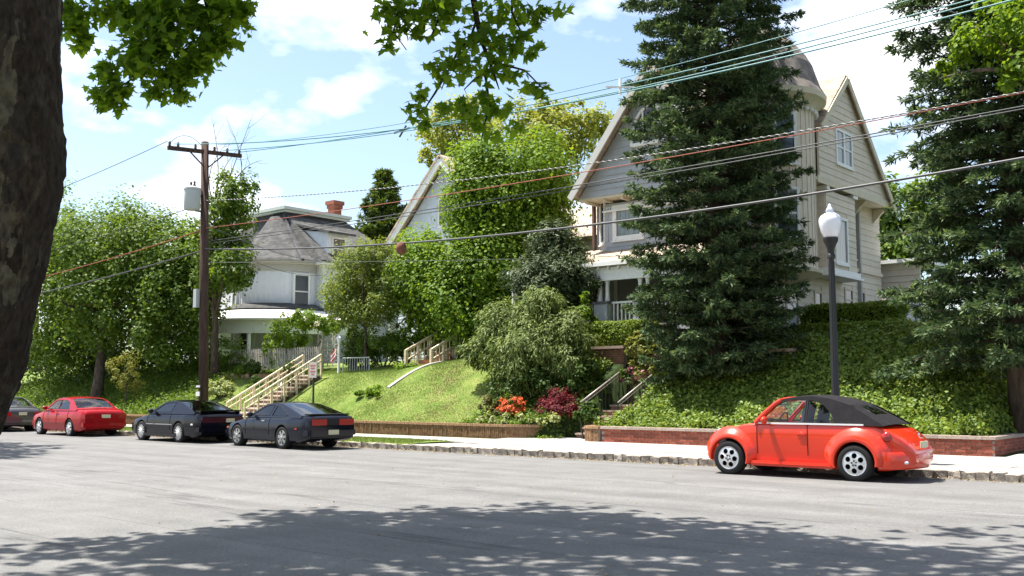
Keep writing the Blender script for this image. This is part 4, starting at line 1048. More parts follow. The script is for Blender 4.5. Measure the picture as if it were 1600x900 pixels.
car('parked_car', 'orange red convertible with black soft top parked at the kerb', dict(L=4.06, W=1.72, rw=.325, ra=.375, paint=ORANGE, roofpaint=FABRIC, glass=GLASS,
    top=[(0, .50), (.05, .58), (.20, .72), (.5, .88), (.85, .975), (1.1, 1.005), (1.6, 1.005), (3.2, 1.01), (3.5, .985), (3.72, .89), (3.88, .77), (4.0, .63), (4.06, .52)],
    bot=[(0, .36), (.1, .24), (.4, .2), (3.6, .2), (3.95, .26), (4.06, .36)], wid=[(0, .34), (.08, .50), (.25, .62), (.5, .68), (1.0, .74), (2.9, .745), (3.4, .74), (3.75, .70), (3.95, .60), (4.06, .46)], sec=[(0, 0), (.70, 0), (.90, .0), (.96, .07), (.985, .28), (1, .5), (1, .75), (.995, .88), (.98, .955), (.94, .99), (.5, 1.01), (0, 1.02)],
    arch=[(1.06, .99), (1.28, 1.17), (1.52, 1.395), (1.66, 1.465), (1.95, 1.505), (2.25, 1.515), (2.6, 1.47), (2.95, 1.36), (3.25, 1.20), (3.5, 1.06), (3.62, .985)], belt=1.0, gw=(.735, .58), ws=(1.10, 1.56), rg=(3.02, 3.33), rgw=.5,
    sw=[[(1.24, 1.03), (1.40, 1.20), (1.60, 1.375), (1.8, 1.435), (2.12, 1.45), (2.12, 1.03)], [(2.16, 1.03), (2.16, 1.45), (2.32, 1.425), (2.48, 1.35), (2.60, 1.24), (2.70, 1.10), (2.72, 1.03)]],
    ax=(.60, 3.10), rim='six', rimr=.70, seat=2.15, seats=(1.98,), seatm=SEATB, seams=(1.16, 2.16), mir=(1.38, 1.06), extra=beetle_extra, crown=.03), (-10.42, 18.92, 0.0), R(0.2))

# ---- dark wedge hatchback nearest of the left row
NAVY = paint('black_blue_paint', (.008, .010, .018), .12, 0, 0, .3); NAVY2 = paint('black_paint', (.005, .005, .009), .12, 0, 0, .3)
GREYW = mat('alloy_dull', (.30, .30, .29), .5, .4, metal=.5)
def z_extra(W):
    out = [('spoiler', rbox(4.15, 4.42, -.66, .66, .955, .99, .012), BLACKP), ('tail_panel', rbox(4.43, 4.565, -.72, .72, .66, .86, .015), BLACKP), ('rear_bumper', rbox(4.20, 4.60, -.80, .80, .32, .62, .08), NAVY), ('number_plate', rbox(4.595, 4.625, -.17, .17, .42, .55, .006), PLATE), ('front_bumper', rbox(-.05, .3, -.74, .74, .28, .55, .09), NAVY)]
    for s in (-1, 1):
        a, b = sorted((s * .70, s * .20)); out.append(('tail_light', rbox(4.55, 4.58, a, b, .675, .845, .008), LENSR))
        out.append(('side_marker', rbox(3.98, 4.10, s * (W - .012) - .012, s * (W - .012) + .012, .56, .60, .004), LENSR)); out.append(('side_marker', rbox(.22, .34, s * (W - .09) - .03, s * (W - .09) + .03, .52, .57, .006), LENSO))
        m = MB(); m.bar((1.26, s * (W + .0), .55), (2.94, s * (W + .0), .55), .02, .03); out.append(('rub_strip', m, BLACKP))
        out.append(('door_handle', rbox(2.25, 2.42, s * (W - .02) - .015, s * (W - .02) + .015, .76, .79, .006), CHROME))
    out.append(('exhaust', MB().lathe([(.035, 0), (.035, .15)], 10, (0, 0, 0)), CHROME)); out[-1][1].v = [(4.5 + z, -.45 + y, .25 + x) for x, y, z in out[-1][1].v]
    return out
car('parked_car', 'dark blue black wedge hatchback with full width red tail lights', dict(L=4.55, W=1.74, rw=.315, paint=NAVY, glass=glassmat('car_glass_blue', (.11, .15, .19), .05),
    top=[(0, .50), (.06, .60), (.35, .68), (1.2, .84), (1.6, .875), (3.3, .90), (4.0, .93), (4.4, .945), (4.5, .90), (4.55, .80)], bot=[(0, .34), (.15, .22), (.5, .19), (4.0, .2), (4.4, .28), (4.55, .36)],
    wid=[(0, .70), (.1, .77), (.4, .84), (1.0, .865), (3.6, .87), (4.2, .83), (4.5, .78), (4.55, .74)], arch=[(1.30, .84), (1.7, 1.03), (2.15, 1.225), (2.35, 1.265), (2.65, 1.275), (3.0, 1.25), (3.5, 1.12), (4.0, .985), (4.2, .93)], belt=.88, gw=(.80, .60), ws=(1.36, 2.12), rg=(2.98, 4.10), rgw=.88,
    sw=[[(1.62, .92), (2.18, 1.19), (2.40, 1.215), (2.62, 1.215), (2.56, .92)], [(2.68, .92), (2.74, 1.205), (2.95, 1.17), (3.50, .95), (3.46, .92)]], seams=(1.35, 2.64), ax=(.88, 3.32), rim='star', rimmat=GREYW, seat=2.5, seats=(2.35,), mir=(1.72, .95), mirm=BLACKP, extra=z_extra), (-26.85, 19.02, 0), R(-5.0))
# ---- black coupe with bright rims
def d_extra(W):
    out = [('spoiler', rbox(4.02, 4.34, -.72, .72, .985, 1.02, .012), NAVY2), ('spoiler_stand', rbox(4.1, 4.3, -.70, -.64, .9, .986, .01), NAVY2), ('spoiler_stand', rbox(4.1, 4.3, .64, .70, .9, .986, .01), NAVY2), ('tail_light', rbox(4.42, 4.475, -.74, .74, .64, .80, .012), mat('lamp_smoked', (.06, .008, .012), .12, .6, coat=.8)), ('number_plate', rbox(4.47, 4.49, .10, .40, .64, .76, .005), PLATE), ('rear_bumper', rbox(4.1, 4.50, -.81, .81, .28, .58, .08), NAVY2), ('front_bumper', rbox(-.04, .3, -.76, .76, .26, .55, .09), NAVY2)]
    for s in (-1, 1):
        m = MB(); m.bar((1.24, s * (W + .0), .56), (2.88, s * (W + .0), .56), .02, .03); out.append(('rub_strip', m, mat('strip_grey', (.25, .25, .26), .5, .3))); out.append(('side_skirt', rbox(1.05, 3.15, s * (W - .02) - .03, s * (W - .02) + .03, .17, .27, .02), NAVY2))
        out.append(('side_marker', rbox(4.0, 4.12, s * (W - .02) - .012, s * (W - .02) + .012, .56, .61, .004), LENSW))
    return out
car('parked_car', 'black coupe with bright wire rims and rear wing by the pole', dict(L=4.45, W=1.74, rw=.315, paint=NAVY2, glass=MATS['car_glass_blue'],
    top=[(0, .55), (.06, .64), (.35, .72), (1.2, .88), (1.5, .905), (3.3, .92), (4.0, .945), (4.3, .93), (4.42, .86), (4.45, .78)], bot=[(0, .32), (.15, .2), (.5, .17), (4.0, .18), (4.3, .25), (4.45, .34)],
    wid=[(0, .72), (.1, .79), (.4, .85), (1.0, .865), (3.6, .865), (4.2, .83), (4.45, .77)], arch=[(1.25, .88), (1.6, 1.06), (2.0, 1.25), (2.2, 1.295), (2.6, 1.31), (3.0, 1.27), (3.5, 1.12), (3.95, .98), (4.1, .94)], belt=.91, gw=(.80, .60), ws=(1.30, 1.98), rg=(2.85, 4.0), rgw=.88,
    sw=[[(1.55, .95), (2.02, 1.20), (2.25, 1.245), (2.72, 1.25), (2.66, .95)]], seams=(1.3, 2.74), ax=(.86, 3.25), rim='wire', rimmat=mat('rim_polished', (.85, .85, .83), .25, .6, metal=.4), rimr=.76, seat=2.4, seats=(2.3,), mir=(1.6, .98), mirm=BLACKP, extra=d_extra), (-32.30, 19.02, 0), R(-2.5))
# ---- red sedan and the grey car ahead of it
def sedan_extra(P, lt):
    def f(W):
        out = [('rear_bumper', rbox(4.15, 4.46, -.80, .80, .28, .56, .07), P), ('front_bumper', rbox(-.04, .3, -.76, .76, .26, .55, .09), P), ('number_plate', rbox(4.445, 4.465, -.16, .16, .66, .78, .005), PLATE if lt else PLATE)]
        for s in (-1, 1):
            a, b = sorted((s * .78, s * .45)); out.append(('tail_light', rbox(4.37, 4.45, a, b, .64, .80, .02), LENSR)); m = MB(); m.bar((1.24, s * (W + .0), .50), (2.98, s * (W + .0), .50), .02, .03); out.append(('rub_strip', m, P))
            out.append(('door_handle', rbox(2.3, 2.45, s * (W - .01) - .015, s * (W - .01) + .015, .78, .81, .006), P))
        return out
    return f
RED = paint('red_paint', (.30, .006, .010), .2, .2, 0, .2); GREYP = paint('grey_paint', (.075, .072, .080), .3, metal=.3)
def sedan(P, ex): return dict(L=4.42, W=1.72, rw=.305, paint=P, glass=GLASS, top=[(0, .58), (.06, .68), (.35, .76), (1.1, .90), (1.4, .92), (3.4, .95), (3.7, .965), (4.2, .96), (4.38, .90), (4.42, .80)], bot=[(0, .32), (.15, .2), (.5, .18), (4.0, .19), (4.3, .26), (4.42, .36)],
    wid=[(0, .70), (.1, .78), (.4, .84), (1.0, .855), (3.6, .855), (4.2, .82), (4.42, .76)], arch=[(1.10, .90), (1.5, 1.12), (1.85, 1.30), (2.05, 1.355), (2.5, 1.385), (2.95, 1.35), (3.25, 1.24), (3.6, 1.04), (3.78, .96)], belt=.93, gw=(.80, .62), ws=(1.16, 1.84), rg=(2.98, 3.68), rgw=.90,
    sw=[[(1.42, .97), (1.86, 1.24), (2.05, 1.29), (2.32, 1.30), (2.32, .97)], [(2.37, .97), (2.37, 1.30), (2.8, 1.28), (3.05, 1.2), (3.22, .97)]], seams=(1.2, 2.34, 3.2), ax=(.85, 3.35), rim='star', seat=2.1, seats=(1.95, 2.75), mir=(1.5, 1.0), extra=ex)
car('parked_car', 'red sedan parked left of the black coupe', sedan(RED, sedan_extra(RED, 1)), (-39.55, 19.0, 0), R(-2.0))
car('parked_car', 'dark grey sedan half hidden by the plane tree trunk', sedan(GREYP, sedan_extra(GREYP, 0)), (-46.2, 19.0, 0), R(-1.5))
car('parked_car', 'white car whose roof shows behind the side hedge', sedan(paint('white_paint', (.78, .78, .76)), sedan_extra(paint('white_paint', (.78, .78, .76)), 0)), (A(1392, 480, 36.6).x - 2.2, 37.2, 3.42), R(8))

# ================================================================== STREET FURNITURE
lp = thing('street_lamp', 'black lamp post with frosted acorn globe behind the convertible', 'street lamp', (-8.6, 20.55, .13))
lx, ly = A(1305, 600, 20.55).x, 20.55; lt = A(1298, 318, 20.55).z; lg = A(1298, 372, 20.55).z
POSTM = mat('post_black', (.015, .016, .018), .45, .4)
MB().lathe([(.20, .12), (.20, .3), (.17, .34), (.15, .7), (.17, .74), (.12, .8), (.085, 1.1), (.066, 3.2), (.056, lg - .45), (.085, lg - .42), (.085, lg - .36), (.065, lg - .33), (.075, lg - .22), (.15, lg - .06), (.155, lg)], 20, (lx, ly, 0)).build('post', POSTM, lp, True, 35)
b = MB()
for i in range(12):
    a = i * math.pi / 6; b.tube([(lx + .078 * math.cos(a), ly + .078 * math.sin(a), 1.12), (lx + .054 * math.cos(a), ly + .054 * math.sin(a), lg - .5)], .010, 5)
b.build('fluting', POSTM, lp)
GLOBE = mat('frosted_globe', (.72, .74, .80), .25, .5, coat=.5)
hg = lt - lg
MB().lathe([(.125, 0), (.155, .05 * hg), (.19, .18 * hg), (.22, .34 * hg), (.235, .48 * hg), (.225, .57 * hg), (.185, .65 * hg), (.12, .71 * hg), (.075, .75 * hg), (.085, .80 * hg), (.06, .86 * hg), (.035, .92 * hg), (.03, .96 * hg), (.006, hg)], 28, (lx, ly, lg)).build('globe', GLOBE, lp, True, 60)
# utility pole
PX, PYY = -31.85, 20.45
POLEM = mat('creosote_wood', (.075, .05, .04), .9, .1, var=.35, scale=6, bump=.5, stretch=(2, 2, .2))
up = thing('utility_pole', 'brown wooden utility pole with crossarm and grey transformer', 'utility pole', (PX, PYY, .13))
MB().tube([(PX + .45, PYY, .05), (PX + .22, PYY, 5), (PX, PYY, 10.55)], [.175, .16, .13], 14).build('pole', POLEM, up, True)
a0, a1 = Vector((PX + .06, 18.95, 10.06)), Vector((PX + .06, 21.95, 10.30))
MB().bar(a0, a1, .10, .14).build('crossarm', POLEM, up)
MB().bar((PX + .12, PYY - .75, 10.12), (PX + .12, PYY, 9.55), .04).bar((PX + .12, PYY + .75, 10.22), (PX + .12, PYY, 9.55), .04).build('brace', POLEM, up)
INS = mat('insulator_brown', (.10, .06, .05), .3, .5)
for k in (.02, .13, .36, .62, .80, .97):
    p = a0.lerp(a1, k); MB().lathe([(.02, .06), (.055, .10), (.035, .14), (.06, .17), (.03, .22), (.025, .25)], 10, p).build('insulator', INS, up, True)
tz = A(297, 330, 20.0)
tr = MB(); tr.lathe([(.26, 0), (.28, .04), (.28, .70), (.30, .71), (.30, .77), (.24, .82)], 24, (PX + .08, 19.95, 8.0)); tr = tr.build('transformer', mat('transformer_grey', (.42, .45, .46), .5, .3), up, True, 35)
b = MB()
for dx in (-.1, .12): b.lathe([(.03, 0), (.06, .05), (.03, .1), (.05, .15), (.02, .22)], 10, (PX + .08 + dx, 19.95, 8.82))
b.build('bushing', INS, tr, True)
MB().bar((PX + .05, 20.1, 8.0), (PX + .05, PYY, 8.0), .06).bar((PX + .05, 20.1, 8.55), (PX + .05, PYY, 8.55), .06).build('bracket', IRON, up)
MB().box(PX + .02, PX + .2, PYY - .30, PYY - .15, 4.55, 5.2).build('meter_box', mat('box_grey', (.40, .42, .42), .5, .3), up)
b = MB(); c = Vector((PX + .06, 19.0, 10.2)); b.tube([c + Vector((0, 1.4 * k, .42 * math.sin(math.pi * k) ** .7)) for k in np.linspace(0, 1, 12)], .010, 6); b.build('jumper_wire', BLACKP, up)
MB().box(PX + .20, PX + .42, PYY - .19, PYY - .165, 1.75, 1.82).box(PX + .20, PX + .42, PYY - .19, PYY - .165, 1.45, 1.60).build('notice', TRIM, up)

def cat3(p0, p1, p2, n=40):               # parabola through three (X, z) points
    c = np.polyfit([p[0] for p in (p0, p1, p2)], [p[1] for p in (p0, p1, p2)], 2); return c
def wire(label, Y0, Y1, pts, r, m, x0, x1, name='overhead_wire', twist=0):
    c = np.polyfit([p[0] for p in pts], [p[1] for p in pts], 2); t = MB(); X = np.linspace(x0, x1, 60)
    P = [(x, Y0 + (Y1 - Y0) * (x - x0) / (x1 - x0), float(np.polyval(c, x))) for x in X]; t.tube(P, r, 6)
    o = tag(t.build(name, m, None, True), label, 'wire', 'overhead wires along the street')
    if twist:
        q = MB(); XX = np.linspace(x0, x1, 1800); q.tube([(x, Y0 + (Y1 - Y0) * (x - x0) / (x1 - x0) + r * 1.3 * math.cos(x * twist), float(np.polyval(c, x)) + r * 1.3 * math.sin(x * twist)) for x in XX], r * .6, 5); q.build('twisted_strand', mat('wire_pale', (.60, .60, .56), .5, .3), o, True)
    return o
def wp(pts, Y): return [(A(*p, Y).x, A(*p, Y).z) for p in pts]
TEAL = mat('wire_teal', (.06, .20, .21), .4, .4); WBLK = mat('wire_black', (.02, .02, .022), .5, .4); WRED = mat('wire_red', (.30, .09, .06), .6, .2); WGREY = mat('wire_grey', (.05, .053, .056), .5, .3); SHEATH = mat('cable_grey', (.055, .058, .062), .5, .4)
wire('topmost thin teal wire, above the three thicker teal wires', 21.0, 21.0, [(PX, 10.55)] + wp([(1000, 115), (1420, 0)], 21.0), .010, TEAL, PX, 10)
wire('upper teal wire of the close set trio', 21.9, 21.9, [(PX, 10.45)] + wp([(628, 203), (965, 131), (1250, 73), (1500, 2)], 21.9), .015, TEAL, PX, 10)
wire('middle teal wire of the close set trio', 21.2, 21.2, [(PX, 10.4)] + wp([(640, 208), (968, 136), (1250, 80), (1535, 2)], 21.2), .015, TEAL, PX, 10)
wire('lowest teal wire of the trio, set apart below the others', 19.2, 19.2, [(PX, 10.25)] + wp([(970, 143), (1300, 76), (1560, 3)], 19.2), .016, TEAL, PX, 10)
wire('black and white twisted wire above the red wire', 20.4, 20.4, [(PX, 8.4)] + wp([(620, 291), (900, 258), (1230, 212), (1600, 141)], 20.4), .011, WBLK, PX, 10, twist=34)
wire('red wire below the twisted wire', 20.4, 20.4, [(PX, 7.35)] + wp([(620, 308), (900, 274), (1230, 220), (1600, 137)], 20.35), .011, WRED, PX, 10)
wire('upper of the two thin grey wires below the red wire', 20.5, 20.5, [(PX, 6.95)] + wp([(680, 330), (985, 270), (1300, 220), (1600, 168)], 20.5), .013, WGREY, PX, 10)
wire('lower of the two thin grey wires below the red wire', 20.5, 20.5, [(PX, 6.85)] + wp([(680, 333), (985, 277), (1300, 227), (1600, 170)], 20.5), .012, WGREY, PX, 10)
wire('thickest black cable, lowest of the street wires', 20.4, 20.4, wp([(330, 389), (620, 381), (900, 353), (1200, 315), (1600, 246)], 20.4), .028, SHEATH, PX, 10)
def drop(label, p0, p1, sag, r, m):
    a, b_ = Vector(p0), Vector(p1); t = MB(); t.tube([a.lerp(b_, k) - Vector((0, 0, sag * 4 * k * (1 - k))) for k in np.linspace(0, 1, 24)], r, 5); return tag(t.build('service_wire', m, None, True), label, 'wire')
drop('dark service wire sloping from the pole to the tower house chimney', (PX, PYY, 7.6), (-43.9, 38.2, 8.9), .5, .014, WBLK)
drop('lower service wire sloping from the pole past the cone roof', (PX, PYY, 7.2), (-44.0, 36.1, 8.0), .5, .012, WBLK)
drop('thin wire crossing the side of the grey house at turret height', (-32.0, 20.5, 6.2), (XS, 34.0, 6.6), .15, .010, WGREY)
for lab, z0, z1, m, r in (('red wire running left from the pole into the trees', 7.35, 6.6, WRED, .018), ('grey cable running left from the pole past the plane trunk', 6.6, 6.1, SHEATH, .028), ('thin black wire running left from the transformer', 8.3, 8.0, WBLK, .012), ('topmost wire running left from the crossarm end', 10.3, 9.9, WBLK, .012)):
    drop(lab, (PX, PYY if z0 < 10 else 18.95, z0), (-72, 20.4, z1), .7, r, m)
b = MB(); p = A(628, 205, 21.5); b.bar(p - Vector((.35, 0, 0)), p + Vector((.35, 0, .05)), .05).bar(p - Vector((0, .1, .2)), p + Vector((.08, .1, .18)), .05); tag(b.build('wire_spacer', WGREY), 'small grey spacer on the teal wires under the hanging leaves', 'spacer')
b = MB(); p = A(969, 136, 20.8); b.bar(p - Vector((0, 0, .2)), p + Vector((0, 0, .22)), .05).bar(p - Vector((.08, .5, .1)), p + Vector((.08, .5, .1)), .04); tag(b.build('wire_spacer', TRIM), 'small white spacer on the teal wires beside the tall spruce', 'spacer')
b = MB(); p = A(627, 388, 20.4); b.ball(p, .16, .16, .2); tag(b.build('cable_splice_case', mat('rust_brown', (.16, .07, .045), .8, .2, var=.3, scale=8), None, True), 'rusty round splice case hanging on the thick cable', 'splice case')

# parking sign
ps = A(490, 578, 22.0); sg = thing('parking_sign', 'small white parking sign with red lettering on dark post', 'sign', (ps.x, 22.0, .17))
MB().box(ps.x - .025, ps.x + .025, 21.985, 22.03, .1, ps.z + .25).build('post', mat('sign_post_green', (.02, .035, .025), .6, .3), sg)
plate = MB().box(ps.x - .19, ps.x + .19, 21.965, 21.982, ps.z - .26, ps.z + .26).build('plate', mat('sign_faded', (.46, .42, .40), .6, .3, var=.08, scale=9), sg)
b = MB(); REDP = mat('sign_red', (.42, .10, .08), .6, .2)
for k, w in ((.15, .13), (.06, .10), (-.05, .13), (-.14, .08)): b.box(ps.x - w, ps.x + w, 21.96, 21.9635, ps.z + k - .018, ps.z + k + .018)
b.build('lettering', REDP, plate)

# picket fence before the tower house
PKT = mat('weathered_picket', (.46, .42, .36), .8, .2, var=.2, scale=10)
pf_ = thing('picket_fence', 'weathered picket fence in front of the curved porch', 'fence', (-40, 29.6, 2.5))
f0, f1 = A(362, 560, 29.6).x, A(500, 560, 29.6).x; zf = A(420, 578, 29.6).z; zf1 = A(420, 545, 29.6).z
for zz in (zf + .25, zf1 - .22): MB().box(f0, f1, 29.62, 29.66, zz, zz + .07).build('rail', PKT, pf_)
x = f0
while x < f1:
    b = MB(); b.prism([(x, zf + .02), (x + .065, zf + .02), (x + .065, zf1 - .04), (x + .0325, zf1 + .02 + rng.normal(0, .01)), (x, zf1 - .04)], lambda u, z: (u, 29.585, z), lambda u, z: (u, 29.61, z)); b.build('picket', PKT, pf_); x += .135
for xx in (f0, f0 + 2.4, f0 + 4.8, f1): MB().box(xx - .06, xx + .06, 29.665, 29.78, zf - .3, zf1 + .18).ball((xx, 29.72, zf1 + .24), .07).build('post', PKT, pf_)
# wire garden gate/fence
wf = thing('wire_fence', 'low metal wire fence panel at the lawn edge', 'fence', (-33, 29.4, 2.6)); g0_, g1_ = A(536, 570, 29.2), A(577, 570, 29.2); zt_, zb_ = A(555, 559, 29.2).z, A(555, 577, 29.2).z; GALV = mat('galvanised', (.55, .57, .57), .5, .4, metal=.5)
b = MB(); b.tube([(g0_.x, 29.2, zb_ - .1), (g0_.x, 29.2, zt_), (g1_.x, 29.2, zt_), (g1_.x, 29.2, zb_ - .1)], .03, 6); b.build('frame', GALV, wf)
for i in range(1, 11):
    xx = g0_.x + (g1_.x - g0_.x) * i / 11; MB().tube([(xx, 29.2, zb_ - .05), (xx, 29.2, zt_)], .014, 5).build('wire', GALV, wf)
# trellis
tl = thing('trellis', 'wooden lattice trellis beside the porch steps', 'trellis', (-37, 30.4, 2.8)); t0, t1 = A(497, 520, 30.4).x, A(528, 520, 30.4).x; z0_, z1_ = A(512, 572, 30.4).z, A(512, 505, 30.4).z
for i in range(5): xx = t0 + (t1 - t0) * i / 4; MB().box(xx - .025, xx + .025, 30.4, 30.42, z0_, z1_).build('slat', PKT, tl)
for i in range(9): zz = z0_ + (z1_ - z0_) * i / 8; MB().box(t0, t1, 30.425, 30.445, zz - .025, zz + .025).build('slat', PKT, tl)
# garden lamp with flag
gp_ = A(529, 585, 28.6); gz = A(529, 528, 28.6).z; gl_ = thing('garden_lamp', 'white garden lamp post at the top of the lawn steps', 'lamp', (gp_.x, 28.6, gp_.z))
MB().lathe([(.09, gp_.z - .3), (.06, gp_.z), (.05, gz - .25), (.09, gz - .22)], 12, (gp_.x, 28.6, 0)).build('post', TRIM, gl_, True, 40); MB().lathe([(.07, gz - .22), (.12, gz - .05), (.13, gz), (.05, gz + .08), (.01, gz + .14)], 12, (gp_.x, 28.6, 0)).build('lantern', GLOBE, gl_, True, 40)
fl = thing('flag', 'small red and white striped flag by the garden lamp', 'flag', (gp_.x - .1, 28.5, gz - .8))
for i in range(5):
    b = MB(); b.grid(lambda u, v, i=i: (gp_.x - .08 - .30 * u, 28.5 + .03 * math.sin(5 * u), gz - .35 - .085 * (i + v) - .35 * u), 5, 1); b.build('stripe', mat('flag_red', (.5, .04, .05), .8, .1) if i % 2 == 0 else TRIM, fl)
# urn
ur = A(447, 605, 26.6); uz = float(height(ur.x, 26.6)); MBu = MB().lathe([(.16, 0), (.2, .04), (.12, .1), (.2, .22), (.27, .38), (.24, .50), (.1, .56)], 18, (ur.x, 26.6, ur.z - .32)); tag(MBu.build('urn', TRIM, None, True, 50), 'round white urn standing beside the long lawn steps', 'urn')
# low stone edging on the terrace
se_ = thing('stone_edging', 'low ochre stone edging below the picket fence', 'edging', (-38, 28.4, 2.3))
q0, q1 = A(330, 588, 28.2), A(395, 575, 28.2); k = 0; x = q0.x
while x < q1.x + 2.5:
    w = rng.uniform(.3, .5); z = float(height(x, 28.2)); o = rbox(x, x + w - .02, 28.1 + rng.normal(0, .02), 28.4, z - .05, z + .16 + rng.normal(0, .02), .03).build('stone', mat('field_stone', (.40, .27, .17), .9, .1, var=.25, scale=8, island=.2), se_, True, 40); x += w

# ================================================================== PLANTS
LM_DARK = leafmat('leaf_dark', (.030, .065, .012), (.080, .130, .025), .32); LM_MAPLE = leafmat('leaf_maple', (.070, .145, .012), (.175, .265, .026), .42); LM_LOC = leafmat('leaf_locust', (.17, .22, .035), (.30, .32, .09), .42)
LM_MID = leafmat('leaf_mid', (.050, .105, .014), (.140, .205, .032), .38); LM_YEL = leafmat('leaf_yellowgreen', (.12, .145, .028), (.22, .225, .06), .35); LM_FIR = leafmat('needle_fir', (.050, .095, .020), (.125, .175, .035), .25)
LM_SPR = leafmat('needle_spruce', (.032, .062, .030), (.090, .145, .062), .22, .6, .25, (1.3, 1.3, .8)); LM_SPR_LIT = leafmat('needle_spruce_lit', (.090, .135, .052), (.175, .225, .095), .24, .6, .25, (1.3, 1.3, .8)); LM_PINE = leafmat('needle_pine', (.085, .130, .028), (.185, .230, .060), .26, .6, .25, (1.3, 1.3, .8))  # second spruce tone: sunlit look of the tips put into a paler colour
LM_PIND = leafmat('needle_pine_dark', (.032, .055, .020), (.085, .115, .042), .18, .6, .25, (1.3, 1.3, .8)); LM_IVY = leafmat('leaf_ivy', (.065, .125, .014), (.21, .275, .050), .28, .5, .22); LM_HEDGE = leafmat('leaf_hedge', (.075, .125, .010), (.17, .235, .024), .30)
LM_RED = leafmat('leaf_red', (.095, .014, .020), (.19, .030, .036), .35, tcol=(1.6, .8, .7)); LM_PLANE = leafmat('leaf_plane', (.060, .120, .012), (.130, .200, .026), .62, .5, .16, (2.3, 2.2, .5)); FLO = leafmat('petal_orange', (.60, .10, .035), (.80, .20, .08), .3, tcol=(1, .8, .6)); FLP = leafmat('petal_pink', (.40, .12, .20), (.60, .28, .36), .3, tcol=(1, 1, 1)); FLM = leafmat('petal_plum', (.13, .035, .065), (.24, .07, .11), .3, tcol=(1, .8, .8)); LM_VAR = leafmat('leaf_variegated', (.14, .20, .05), (.40, .42, .20), .3)
LM_ORN = leafmat('leaf_ornamental', (.095, .150, .026), (.20, .245, .055), .38)
def gz_(X, Y): return float(height(X, Y))
def foot(px, Y): c = A(px, 600, Y); return (c.x, Y, gz_(c.x, Y))

def spruce(name, label, base, top_z, rad_fn, zb, n_lv, per, lm, lm2, seed=0, spray=.20, tip=.17, droop=.12, jag=(.62, 1.15), dens=15):
    g = np.random.default_rng(900 + seed); t = thing(name, label, 'tree', tuple(base)); base = Vector(base); H_ = top_z
    mb = MB(); mb.tube([base - Vector((0, 0, .2)), base.lerp(Vector((base.x, base.y, H_)), .5), (base.x, base.y, H_)], [.30, .19, .03], 10); PP = []; NN = []; DD = []; TP = []; TN = []; TD = []
    for i in range(n_lv):
        z0 = zb + (H_ - zb) * (i + g.random() * .35) / n_lv; f = (z0 - zb) / (H_ - zb); nb = max(4, int(per * (1 - .35 * f)))
        for j in range(nb):
            if g.random() < .10: continue
            az = 2 * math.pi * (j + g.random() * .8) / nb + i * 1.1; L = rad_fn(f) * g.uniform(*jag); d = np.array([math.cos(az), math.sin(az), 0]); sd = np.array([-d[1], d[0], 0])
            s0 = np.array([base.x, base.y, z0]); dr = droop * g.uniform(.4, 1.6)
            u_ = np.linspace(0, 1, 12); bz = L * (.14 * u_ - dr * 2.2 * u_ ** 2 + .16 * u_ ** 4)
            if L > 1: mb.tube([Vector(s0 + d * L * q + np.array([0, 0, np.interp(q, u_, bz)])) for q in (0, .35, .7, .95)], [.045, .03, .018, .008], 5, False)
            m = max(8, int(L * dens)); u = g.uniform(.10, 1.0, m) ** .7; sgn = g.choice([-1, 1], m); tl = (.14 + .24 * L * (1 - u) ** .8) * g.uniform(.45, 1.15, m)
            C = s0 + d[None] * (L * u)[:, None]; C[:, 2] += np.interp(u, u_, bz)
            td = unit(d[None] * .7 + sd[None] * sgn[:, None] * .85 + np.array([0, 0, -.25]) + g.normal(0, .16, (m, 3)))
            for q in range(12):
                v = g.uniform(.05, 1, m)[:, None]; P = C + td * tl[:, None] * v + g.normal(0, .022, (m, 3)); k = unit(td + g.normal(0, .55, (m, 3)))
                (TP if q > 7 else PP).append(P if q <= 7 else C + td * tl[:, None] * g.uniform(.75, 1.05, m)[:, None]); (TD if q > 7 else DD).append(k); (TN if q > 7 else NN).append(np.tile([0, 0, 1.], (m, 1)) + g.normal(0, .6, (m, 3)))
    mb.build('trunk', BARK, t, True)
    leaves('crown', np.vstack(PP), np.vstack(NN), spray, SPRIG, lm, t, along=np.vstack(DD), jit=.1, g=g); leaves('branch_tips', np.vstack(TP), np.vstack(TN), tip, SPRIG, lm2, t, along=np.vstack(TD), jit=.1, g=g)
    return t
sb = foot(1124, 27.1); spruce('spruce_tree', 'tall dark spruce in front of the grey house', sb, 20.5, lambda f: (2.25 + .62 * min(1, f * 6)) * (1 - .13 * f) if f < .68 else 2.62 * (1.02 - f) / .34, A(1110, 575, 27.1).z - .2, 47, 15, LM_SPR, LM_SPR_LIT, 1, spray=.17, tip=.15, jag=(.72, 1.05), dens=19)
sb2 = foot(1594, 26.6); spruce('spruce_tree', 'broad blue green spruce beside the driveway at right', sb2, 17.5, lambda f: 2.95 * (1 - .36 * f) if f < .75 else 2.2 * (1.02 - f) / .27, A(1560, 550, 26.4).z - .2, 40, 14, LM_SPR, LM_SPR_LIT, 2, droop=.19, jag=(.6, 1.12), spray=.18, tip=.16, dens=18)
fb = A(598, 520, 46); spruce('fir_tree', 'slim green fir beside the brick chimney', (fb.x, 46, gz_(fb.x, 46)), A(600, 264, 46).z, lambda f: 3.3 * (1.02 - f) ** .75, A(598, 480, 46).z, 34, 10, LM_FIR, LM_FIR, 3, .30, .28, .02, dens=12)

